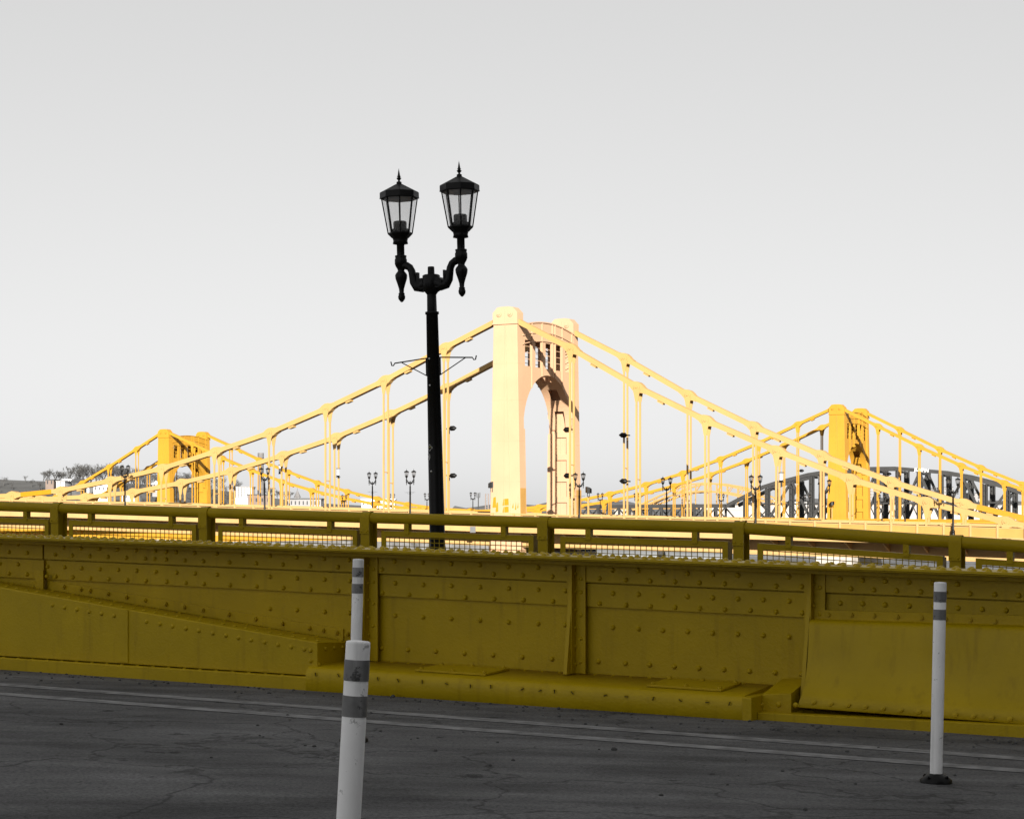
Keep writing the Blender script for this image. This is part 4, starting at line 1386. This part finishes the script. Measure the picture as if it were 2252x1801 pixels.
# trees
def tree_mesh(seed, h, spread=.55, m_='bark', levels=5):
    r_ = random.Random(seed)
    trunk, crown = MB(), MB()
    def grow(p, dirv, L_, rad, lev):
        end = p + dirv * L_
        mid_ = (p + end) / 2 + Vector((r_.uniform(-1, 1), r_.uniform(-1, 1), 0)) * L_ * .05
        (trunk if lev < 2 else crown).tube([p, mid_, end], [max(rad, .024), max(rad * .8, .020), max(rad * .62, .016)], 5 if lev < 2 else 3, True, False)
        if lev >= levels:
            return
        nb = r_.choice((2, 3, 3)) if lev else 4
        for k in range(nb):
            ax = Vector((r_.gauss(0, 1), r_.gauss(0, 1), r_.gauss(0, .5))).normalized()
            nd = (dirv + ax * r_.uniform(.35, .95) * spread * 1.3 + Vector((0, 0, .10))).normalized()
            grow(p + dirv * L_ * r_.uniform(.6, 1.0), nd, L_ * r_.uniform(.58, .84), rad * .58, lev + 1)
    grow(Vector((0, 0, -.3)), Vector((r_.uniform(-.06, .06), r_.uniform(-.06, .06), 1)).normalized(), h * .27, h * .024, 0)
    return trunk, crown
protos = []
for k in range(5):
    trunk, crown = tree_mesh(40 + k, 10, .55 + .06 * k, levels=6)
    protos.append((trunk, crown))
tree_src = {}
def tree(p, h, kind, m_, label, group):
    key = (kind, m_)
    if key not in tree_src:
        t_ = thing('bare_tree', label, 'tree', (0, 0, 0), group)
        tr_, cr = protos[kind]
        tr_.build('trunk', M[m_], t_)
        cr.build('crown', M[m_], t_)
        tree_src[key] = t_
    else:
        t_ = copy_tree(tree_src[key])
    t_.location = p
    sc_ = h / 10
    t_.scale = (sc_ * rnd.uniform(.9, 1.15), sc_ * rnd.uniform(.9, 1.15), sc_)
    t_.rotation_euler = (0, 0, rnd.uniform(0, 6.28))
    t_['label'] = label
    t_['group'] = group
    return t_
TREES = []
for k in range(44):                          # crest trees above the houses
    u = 96 + k * 5.4 + rnd.uniform(-4, 4)
    TREES.append((u, rnd.uniform(715, 760), rnd.uniform(6.5, 9.0) * (1.25 if 150 < u < 300 else .9), 'bark', 'bare grey tree on the left hilltop above the white houses', 'bare trees on the hilltop'))
for k in range(90):                          # wooded slope behind the left golden tower
    u = 262 + k * 2.9 + rnd.uniform(-6, 6)
    TREES.append((u, rnd.uniform(600, 720), rnd.uniform(6, 9), 'bark', 'bare grey tree on the wooded slope behind the left golden tower', 'bare trees on the slope'))
for k in range(9):
    TREES.append((590 + k * 6 + rnd.uniform(-3, 3), 690, rnd.uniform(4, 6), 'bark', 'bare grey tree right of the tall chimney, low on the skyline', 'bare trees by the chimney'))
for k in range(13):                          # pale trees left of the large lamp post
    TREES.append((862 + k * 6.2 + rnd.uniform(-3, 3), 640, rnd.uniform(5.0, 7.5) * (1.05 if k < 8 else .7), 'palebark', 'pale bare tree low on the skyline just left of the large lamp post', 'pale bare trees by the lamp post'))
for k in range(26):                          # bank
    TREES.append((-80 + k * 7 + rnd.uniform(-4, 4), rnd.uniform(620, 690), rnd.uniform(3.5, 5.5), 'bark', 'bare grey tree among the houses at the left edge', 'bare trees among the houses'))
for i, (u, Y, h, m_, lab, grp) in enumerate(TREES):
    X = (u - U0) / F * Y
    tree(Vector((X, Y, hillz(X, Y) - .2)), h, i % 5, m_, lab, grp)

# houses
XY = lambda s, d, z: Vector((s, d, z))
def house(u0, u1, vtop, vbase, Y, wall, roof, label, cat='house', roofh=.0, gable=False, rows=2, cols=3, depth=9.0):
    p0, p1 = at(u0, vbase, Y), at(u1, vtop, Y)
    x0, x1, z0, z1 = p0.x, p1.x, p0.z - 3, p1.z
    base = Vector(((x0 + x1) / 2, Y, z0))
    t_ = thing('house' if cat == 'house' else 'building', label, cat, base)
    MB().bx(XY, x0, x1, Y, Y + depth, z0, z1).build('wall', M[wall], t_)
    mb_ = MB()
    if gable:                                # gable toward the river
        mb_.prism([(x0 - .4, Y - .3, z1), ((x0 + x1) / 2, Y - .3, z1 + roofh), (x1 + .4, Y - .3, z1)], (0, depth + .6, 0))
    elif roofh:
        mb_.prism([(x0 - .3, Y - .4, z1), (x0 - .3, Y + depth / 2, z1 + roofh), (x0 - .3, Y + depth + .4, z1)], (x1 - x0 + .6, 0, 0))
    else:
        mb_.bx(XY, x0 - .2, x1 + .2, Y - .2, Y + depth + .2, z1, z1 + .35)
    mb_.build('roof', M[roof], t_)
    zt_, zb_ = z1, at(u0, vbase, Y).z
    for r_ in range(rows):
        for c in range(cols):
            xc = x0 + (x1 - x0) * (c + .5) / cols
            zc_ = zb_ + (zt_ - zb_) * (r_ + .55) / rows
            ww = (x1 - x0) / cols * .15
            MB().bx(XY, xc - ww, xc + ww, Y - .06, Y - .004, zc_ - .55, zc_ + .55).build('window', M['winddark'], t_)
    return t_
house(124, 142, 1059, 1075, 640, 'housewhite', 'housegrey', 'white two storey house with flat roof on the left hillside')
house(139, 156, 1056, 1071, 650, 'housewhite', 'housewhite', 'pale narrow house behind the white flat roofed house', rows=2, cols=3)
house(158, 177, 1060, 1071, 645, 'roofdark', 'roofdark', 'black house with dark roof right of the white house', roofh=1.2, rows=1, cols=2)
house(177, 196, 1062, 1069, 655, 'housewhite', 'roofdark', 'low white house with dark flat roof beside the black house', rows=1, cols=3)
house(100, 118, 1056, 1066, 655, 'brick', 'roofdark', 'brown brick house at the far left edge of the hill', rows=1, cols=2)
house(206, 240, 1068, 1082, 620, 'housewhite', 'housewhite', 'white house half hidden behind the cream cable', rows=1, cols=4)
house(268, 296, 1086, 1098, 600, 'housewhite', 'housegrey', 'white building low behind the cream parapet by the leftmost lamp', rows=1, cols=4)
house(335, 352, 1065, 1072, 640, 'housegrey', 'housewhite', 'grey house with white gable left of the left golden tower', gable=True, roofh=1.1, rows=1, cols=2)
house(515, 553, 1072, 1094, 640, 'housewhite', 'housegrey', 'white apartment block right of the left golden tower', cat='building', rows=4, cols=6)
house(545, 596, 1089, 1112, 600, 'brick', 'roofdark', 'brown brick hall at the foot of the tall chimney', cat='building', rows=1, cols=4)
house(628, 706, 1098, 1115, 600, 'housegrey', 'roofdark', 'long low grey building below the church steeple', cat='building', rows=1, cols=9)
house(795, 868, 1099, 1115, 620, 'housewhite', 'housewhite', 'long white building left of the large lamp post', cat='building', rows=1, cols=8)
# church steeple
p = at(654, 1098, 615)
t_ = thing('church_steeple', 'grey pointed church steeple above the long low building', 'church', (p.x, p.y, p.z - 4))
MB().lathe([(1.0, p.z - 4), (1.0, p.z + .6)], (p.x, p.y, 0), 4, False, R(45)).build('tower_base', M['housegrey'], t_)
MB().lathe([(1.15, p.z + .6), (.05, at(654, 1078, 615).z)], (p.x, p.y, 0), 8, False).build('spire', M['stack'], t_)
MB().tube([(p.x, p.y, at(654, 1078, 615).z - .2), (p.x, p.y, at(654, 1073, 615).z)], .05, 5).build('cross', M['roofdark'], t_)
# chimney stack
p = at(573.5, 1105, 660)
zt_ = at(573, 996, 660).z
t_ = thing('chimney_stack', 'tall grey brick chimney stack right of the left golden tower', 'chimney', (p.x, p.y, p.z - 6))
MB().lathe([(1.15, p.z - 6), (.96, zt_ - 1.9), (1.02, zt_ - 1.85), (1.02, zt_)], (p.x, p.y, 0), 20).build('shaft', M['stack'], t_)
MB().lathe([(1.06, zt_ - 2.2), (1.10, zt_ - 2.15), (1.10, zt_ - 1.75), (1.06, zt_ - 1.7)], (p.x, p.y, 0), 20).build('band', M['roofdark'], t_)
# thin mast and narrow tower left of the main tower
p = at(1052, 1120, 560)
t_ = thing('mast', 'thin dark mast left of the tallest tower with a small forked head', 'mast', (p.x, p.y, -4))
MB().tube([(p.x, p.y, -4), (p.x, p.y, at(0, 1084, 560).z)], [.22, .14], 6).build('pole', M['steel'], t_)
mb = MB()
for dx in (-.4, .4):
    mb.tube([(p.x + dx, p.y, at(0, 1094, 560).z), (p.x + dx * 1.1, p.y, at(0, 1083, 560).z)], .10, 5)
mb.bar((p.x - .45, p.y, at(0, 1094, 560).z), (p.x + .45, p.y, at(0, 1094, 560).z), .1, .1, (0, 1, 0))
mb.build('antenna', M['steel'], t_)
p = at(1071, 1120, 600)
t_ = thing('lattice_tower', 'narrow pale lattice tower just left of the tallest bridge tower', 'tower', (p.x, p.y, -4))
mb = MB()
zt_ = at(0, 1086, 600).z
for sx_ in (-1, 1):
    for sy_ in (-1, 1):
        mb.bar((p.x + sx_ * .55, p.y + sy_ * .55, -4), (p.x + sx_ * .45, p.y + sy_ * .45, zt_), .26, .26, (1, 0, 0))
mb.build('leg', M['brick'], t_)
mb = MB()
for k in range(9):
    z0, z1 = -1 + (zt_ + 1) * k / 9, -1 + (zt_ + 1) * (k + 1) / 9
    sg = 1 if k % 2 else -1
    for y in (-.5, .5):
        mb.bar((p.x - sg * .5, p.y + y, z0), (p.x + sg * .5, p.y + y, z1), .14, .14, (0, 1, 0))
        mb.bar((p.x - .5, p.y + y, z1), (p.x + .5, p.y + y, z1), .14, .14, (0, 1, 0))
mb.build('bracing', M['stack'], t_)

# ---- dark railway truss bridge behind the right tower
T = frame((1945 - U0) / F * 520, 520)
tc = [(1601, 1108), (1679, 1068), (1704, 1060), (1778, 1041), (1804, 1037), (1896, 1028), (1968, 1027), (2066, 1035), (2118, 1044), (2150, 1052), (2210, 1068), (2290, 1096)]
tcp = [sz(T, u, v, 0) for u, v in tc]
topz = lambda s: interp(tcp, s)
zbot = sz(T, 1945, 1150, 0)[1]
rb = thing('railway_bridge', 'dark grey steel truss railway bridge behind the right golden tower', 'bridge', T(0, 0, zbot))
TWD = 8.0
for d in (0.0, TWD):
    mb = MB()
    for (sa, za), (sb, zb_) in zip(tcp[:-1], tcp[1:]):
        mb.bar(T(sa, d, za - .35), T(sb, d, zb_ - .35), .9, .95, N3)
    mb.build('top_chord', M['steel'], rb)
    mb = MB()
    mb.bar(T(tcp[0][0], d, zbot), T(tcp[-1][0], d, zbot), .9, .9, N3)
    mb.build('bottom_chord', M['steel'], rb)
vu = [1640, 1688, 1741, 1785, 1836, 1880, 1928, 1975, 2022, 2069, 2118, 2166, 2216]
vs_ = [sz(T, u, VH, 0)[0] for u in vu]
for s in vs_:
    for d in (0.0, TWD):
        mb = MB()
        for x in (-.62, .46):
            mb.bx(T, s + x, s + x + .20, d - .5, d + .5, zbot, topz(s) - .8)
        for k in range(14):
            z = zbot + (topz(s) - zbot - 1) * k / 14
            mb.bar(T(s - .45, d - .2, z), T(s + .45, d - .2, z + .5 * (1 if k % 2 else -1) + .3), .08, .14, N3)
        mb.bx(T, s - .36, s + .40, d + .05, d + .15, zbot + 1, topz(s) - 1)
        mb.build('vertical', M['steel'], rb)
    mb = MB()
    mb.bar(T(s, .4, zbot + 5.2), T(s, TWD - .4, zbot + 5.2), .3, .3, E3)
    mb.bar(T(s, .4, topz(s) - 1.2), T(s, TWD - .4, topz(s) - 1.2), .5, .5, E3)
    mb.build('cross_beam', M['steel'], rb)
for k, (sa, sb) in enumerate(zip(vs_[:-1], vs_[1:])):
    for d in (0.0, TWD):
        mb = MB()
        z1, z2 = (zbot + .5, topz(sb) - .9) if k % 2 else (topz(sa) - .9, zbot + .5)
        for off in (-.42, .42):
            mb.bar(T(sa, d + off, z1), T(sb, d + off, z2), .14, .50, N3)
        zm = (z1 + z2) / 2
        z3 = zbot + .5 if k % 2 == 0 else zbot + .5
        mb.build('diagonal', M['steel'], rb)
        mb = MB()
        mb.bar(T(sa if k % 2 == 0 else sb, d, zbot + .6), T((sa + sb) / 2, d, zm), .2, .26, N3)
        mb.build('sub_diagonal', M['steel'], rb)
mb = MB()
mb.bx(T, tcp[0][0] - 1, tcp[-1][0] + 1, .5, TWD - .5, zbot + .1, zbot + .7)
for dz in (5.0,):
    for d in (.1, TWD - .1):
        mb.bx(T, vs_[0], vs_[-1], d - .12, d + .12, zbot + dz, zbot + dz + .4)
mb.build('deck', M['steel'], rb)
# graffiti on the chord
cu = bpy.data.curves.new('graffiti', 'FONT')
cu.body = 'JUMPIN'
cu.size = 1.15
cu.extrude = .01
cu.offset = .02
cu.align_x = 'CENTER'
to = bpy.data.objects.new('graffiti_tmp', cu)
COL.objects.link(to)
bpy.context.view_layer.update()
me = bpy.data.meshes.new_from_object(to.evaluated_get(bpy.context.evaluated_depsgraph_get()))
bpy.data.objects.remove(to)
me.materials.clear()
me.materials.append(M['bannerw'])
go = bpy.data.objects.new('graffiti', me)
COL.objects.link(go)
sg_, zg_ = sz(T, 2026.5, 1036.5, -.47)
gslope = (topz(sg_ + 2) - topz(sg_ - 2)) / 4
go.parent = rb
go.location = T(sg_, -.48, zg_ - .05) - Vector(rb['_o'])
go.rotation_euler = (R(90), -math.atan(gslope) * 1.0, -TH)
# approach spans: dark deck trusses at the left of the arch truss
ap = thing('approach_viaduct', 'long low dark steel approach viaduct under the pale arch', 'viaduct', T(-60, 0, zbot))
sa, za = sz(T, 1225, 1111, 0)
sb, zb_ = sz(T, 1600, 1108, 0)
lz = lambda s: za + (zb_ - za) * (s - sa) / (sb - sa)
for d in (0.0, 7.0):
    MB().bx(T, sa, sb - .6, d - .3, d + .3, lambda s: lz(s) - .95, lz).build('plate_girder', M['steel'], ap)
    mb = MB()
    n = 16
    for k in range(n):
        x0, x1 = sa + (sb - sa) * k / n, sa + (sb - sa) * (k + 1) / n
        y0, y1 = (lz(x0) - 1.0, lz(x1) - 4.2) if k % 2 else (lz(x0) - 4.2, lz(x1) - 1.0)
        mb.bar(T(x0, d, y0), T(x1 - .3, d, y1), .3, .35, N3)
        mb.bx(T, x0 - .25, x0 + .25, d - .28, d + .28, lz(x0) - 4.2, lz(x0) - .96)
    mb.bx(T, sa, sb - .6, d - .25, d + .25, lambda s: lz(s) - 4.7, lambda s: lz(s) - 4.25)
    mb.build('bracing', M['steel'], ap)

# ---- pale yellow tied arch bridge far behind
Q = frame((1545 - U0) / F * 950, 950)
upc = [(1370, 1122), (1413, 1108), (1448, 1091), (1492, 1072), (1520, 1065), (1546, 1062.5), (1575, 1064), (1610, 1070), (1648, 1080), (1684, 1095), (1720, 1112), (1745, 1122)]
loc_ = [(1385, 1124), (1439, 1103), (1470, 1091), (1505, 1083), (1545, 1080), (1585, 1083), (1620, 1090), (1655, 1100), (1690, 1112), (1715, 1122)]
ab = thing('arch_bridge', 'pale yellow trussed arch bridge far off beyond the dark viaduct', 'bridge', Q(0, 0, -5))
U_ = [sz(Q, u, v, 0) for u, v in upc]
D_ = [sz(Q, u, v, 0) for u, v in loc_]
zdk = sz(Q, 1545, 1112, 0)[1]
for d in (0.0, 13.0):
    for nm, tab in (('upper_rib', U_), ('lower_rib', D_)):
        mb = MB()
        for (sa, za), (sb, zb_) in zip(tab[:-1], tab[1:]):
            mb.bar(Q(sa, d, za), Q(sb, d, zb_), .9, .8, N3)
        mb.build(nm, M['arch'], ab)
    n = 16
    for k in range(1, n):
        s0 = U_[0][0] + (U_[-1][0] - U_[0][0]) * k / n
        s1 = U_[0][0] + (U_[-1][0] - U_[0][0]) * (k + .5) / n
        mb = MB()
        mb.bar(Q(s0, d, interp(U_, s0)), Q(s0, d, interp(D_, s0)), .5, .4, N3)
        mb.bar(Q(s0, d, interp(D_, s0)), Q(s1, d, interp(U_, s1)), .35, .3, N3)
        mb.build('web_member', M['arch'], ab)
        if interp(D_, s0) > zdk:
            MB().bar(Q(s0, d, interp(D_, s0)), Q(s0, d, zdk), .4, .3, N3).build('hanger', M['arch'], ab)
MB().bx(Q, U_[0][0] - 60, U_[-1][0] + 60, 0, 13, zdk - 1.5, zdk).build('deck', M['arch'], ab)
mb = MB()
for s in (U_[0][0], U_[-1][0]):
    mb.bx(Q, s - 4, s + 4, -1, 14, -12, zdk - 1.6)
mb.build('pier', M['pier'], ab)

# ---- right bank: pale flood wall, city blocks, barges
def block(u0, u1, vt, vb, Y, wall, label, cat='building', rows=4, cols=6):
    return house(u0, u1, vt, vb, Y, wall, 'roofdark', label, cat, rows=rows, cols=cols, depth=20)
a, b = at(1560, 1150, 780), at(2600, 1150, 780)
fw = MB().bx(XY, a.x, b.x, 780, 784, -10, at(0, 1122, 780).z)
fw.bx(XY, a.x, b.x, 779.7, 784.3, at(0, 1122, 780).z, at(0, 1122, 780).z + .4)
tag(fw.build('flood_wall', M['floodwall'], None, base=((a.x + b.x) / 2, 780, -10)), 'long pale concrete flood wall behind the dark truss on the right', 'wall')
a, b = at(1540, 1118, 860), at(2600, 1118, 860)
vq = MB().bx(XY, a.x, b.x, 860, 872, at(0, 1117, 860).z - .8, at(0, 1111, 860).z)
for k in range(24):
    x = a.x + (b.x - a.x) * (k + .5) / 24
    vq.bx(XY, x - .8, x + .8, 861, 871, -10, at(0, 1117, 860).z - .82)
tag(vq.build('road_viaduct', M['floodwall'], None, base=((a.x + b.x) / 2, 860, -10)), 'pale road viaduct crossing low behind the dark truss bridge', 'viaduct')
block(1898, 1925, 1071, 1110, 1100, 'housegrey', 'grey office block with window rows seen through the truss right of the golden tower', rows=6, cols=9)
block(1984, 2006, 1080, 1110, 1150, 'housegrey', 'grey city building with stepped top seen through the truss', rows=4, cols=4)
block(2044, 2060, 1074, 1110, 1200, 'stack', 'dark grey city block in the truss bay right of centre', rows=5, cols=3)
block(2076, 2096, 1072, 1110, 1250, 'housegrey', 'pale grey city block behind the rightmost lamp', rows=5, cols=4)
block(2130, 2165, 1085, 1112, 1180, 'housegrey', 'grey city building with a dark window column at the right edge', rows=4, cols=4)
block(1740, 1775, 1104, 1116, 1000, 'housewhite', 'low white building behind the truss left of the golden tower', rows=1, cols=5)
block(1700, 1716, 1100, 1116, 1000, 'housewhite', 'small white building near the start of the dark truss', rows=2, cols=3)
def barge(u0, u1, Y, vt, cover, label):
    a, b = at(u0, vt, Y), at(u1, vt, Y)
    zt_ = a.z
    t_ = thing('river_barge', label, 'barge', ((a.x + b.x) / 2, Y + 4, -9.4), 'moored barges')
    MB().loft([[Vector((a.x, Y, -9.2)), Vector((b.x, Y, -9.2)), Vector((b.x, Y + 9, -9.2)), Vector((a.x, Y + 9, -9.2))], [Vector((a.x - .6, Y - .2, zt_ - 2.2)), Vector((b.x + .6, Y - .2, zt_ - 2.2)), Vector((b.x + .6, Y + 9.2, zt_ - 2.2)), Vector((a.x - .6, Y + 9.2, zt_ - 2.2))]]).build('hull', M['steel'] if cover == 'tankgrey' else M['hullpink'], t_)
    prof_ = [(Y + 4.5 - 4.3 * math.cos(R(q)), zt_ - 2.19 + 2.2 * math.sin(R(q))) for q in range(0, 181, 15)]
    MB().loft([[Vector((x, y, z)) for y, z in prof_] for x in (a.x + .3, b.x - .3)], True, True).build('cover', M[cover], t_)
barge(1310, 1448, 540, 1208, 'tankgrey', 'grey covered barge seen through the middle mesh panel, left of its twin')
barge(1462, 1600, 540, 1212, 'tankgrey', 'grey covered barge seen through the middle mesh panel, right of its twin')
barge(1805, 1925, 520, 1222, 'housewhite', 'salmon and white barge seen through the right mesh panel')
# ---- unseen blocks added behind and right of the viewer to shade the near bridge
def office(label, P0, s0, s1, d0, d1, h, fr_):
    ob = thing('shade_block', label, 'building', fr_((s0 + s1) / 2, (d0 + d1) / 2, -9.3))
    MB().bx(fr_, s0, s1, d0, d1, -9.3, h).build('wall', M['office'], ob)
    MB().bx(fr_, s0 - 1, s1 + 1, d0 - .8, d1 + .8, h, h + 1.2).build('roof', M['roofdark'], ob)
    for r_ in range(int(h / 7.8)):
        mb = MB()
        n = int((s1 - s0) / 7.8)
        for c in range(n):
            x = s0 + 1.6 + c * (s1 - s0) / n
            for dd_, e_ in ((d1 + .01, d1 + .06), (d0 - .06, d0 - .01)):
                mb.bx(fr_, x, x + 4.6, dd_, e_, 2 + r_ * 7.8, 6.4 + r_ * 7.8)
        mb.build('window_row', M['winddark'], ob)
office('wide dark stone block added unseen behind the viewpoint, shading the near bridge', 0, -34, 90, -140, -110, 56, XY)
office('dark stone corner building where the near bridge meets the street, on the viewer\'s side', 0, 26, 90, -62, -18, 30, G)
office('unseen dark stone block added to cut skylight from the right, beyond the railing', 0, 34, 90, 7, 100, 21, G)

for o in bpy.data.objects:                   # drop the builder's bookkeeping
    if '_o' in o.keys():
        del o['_o']
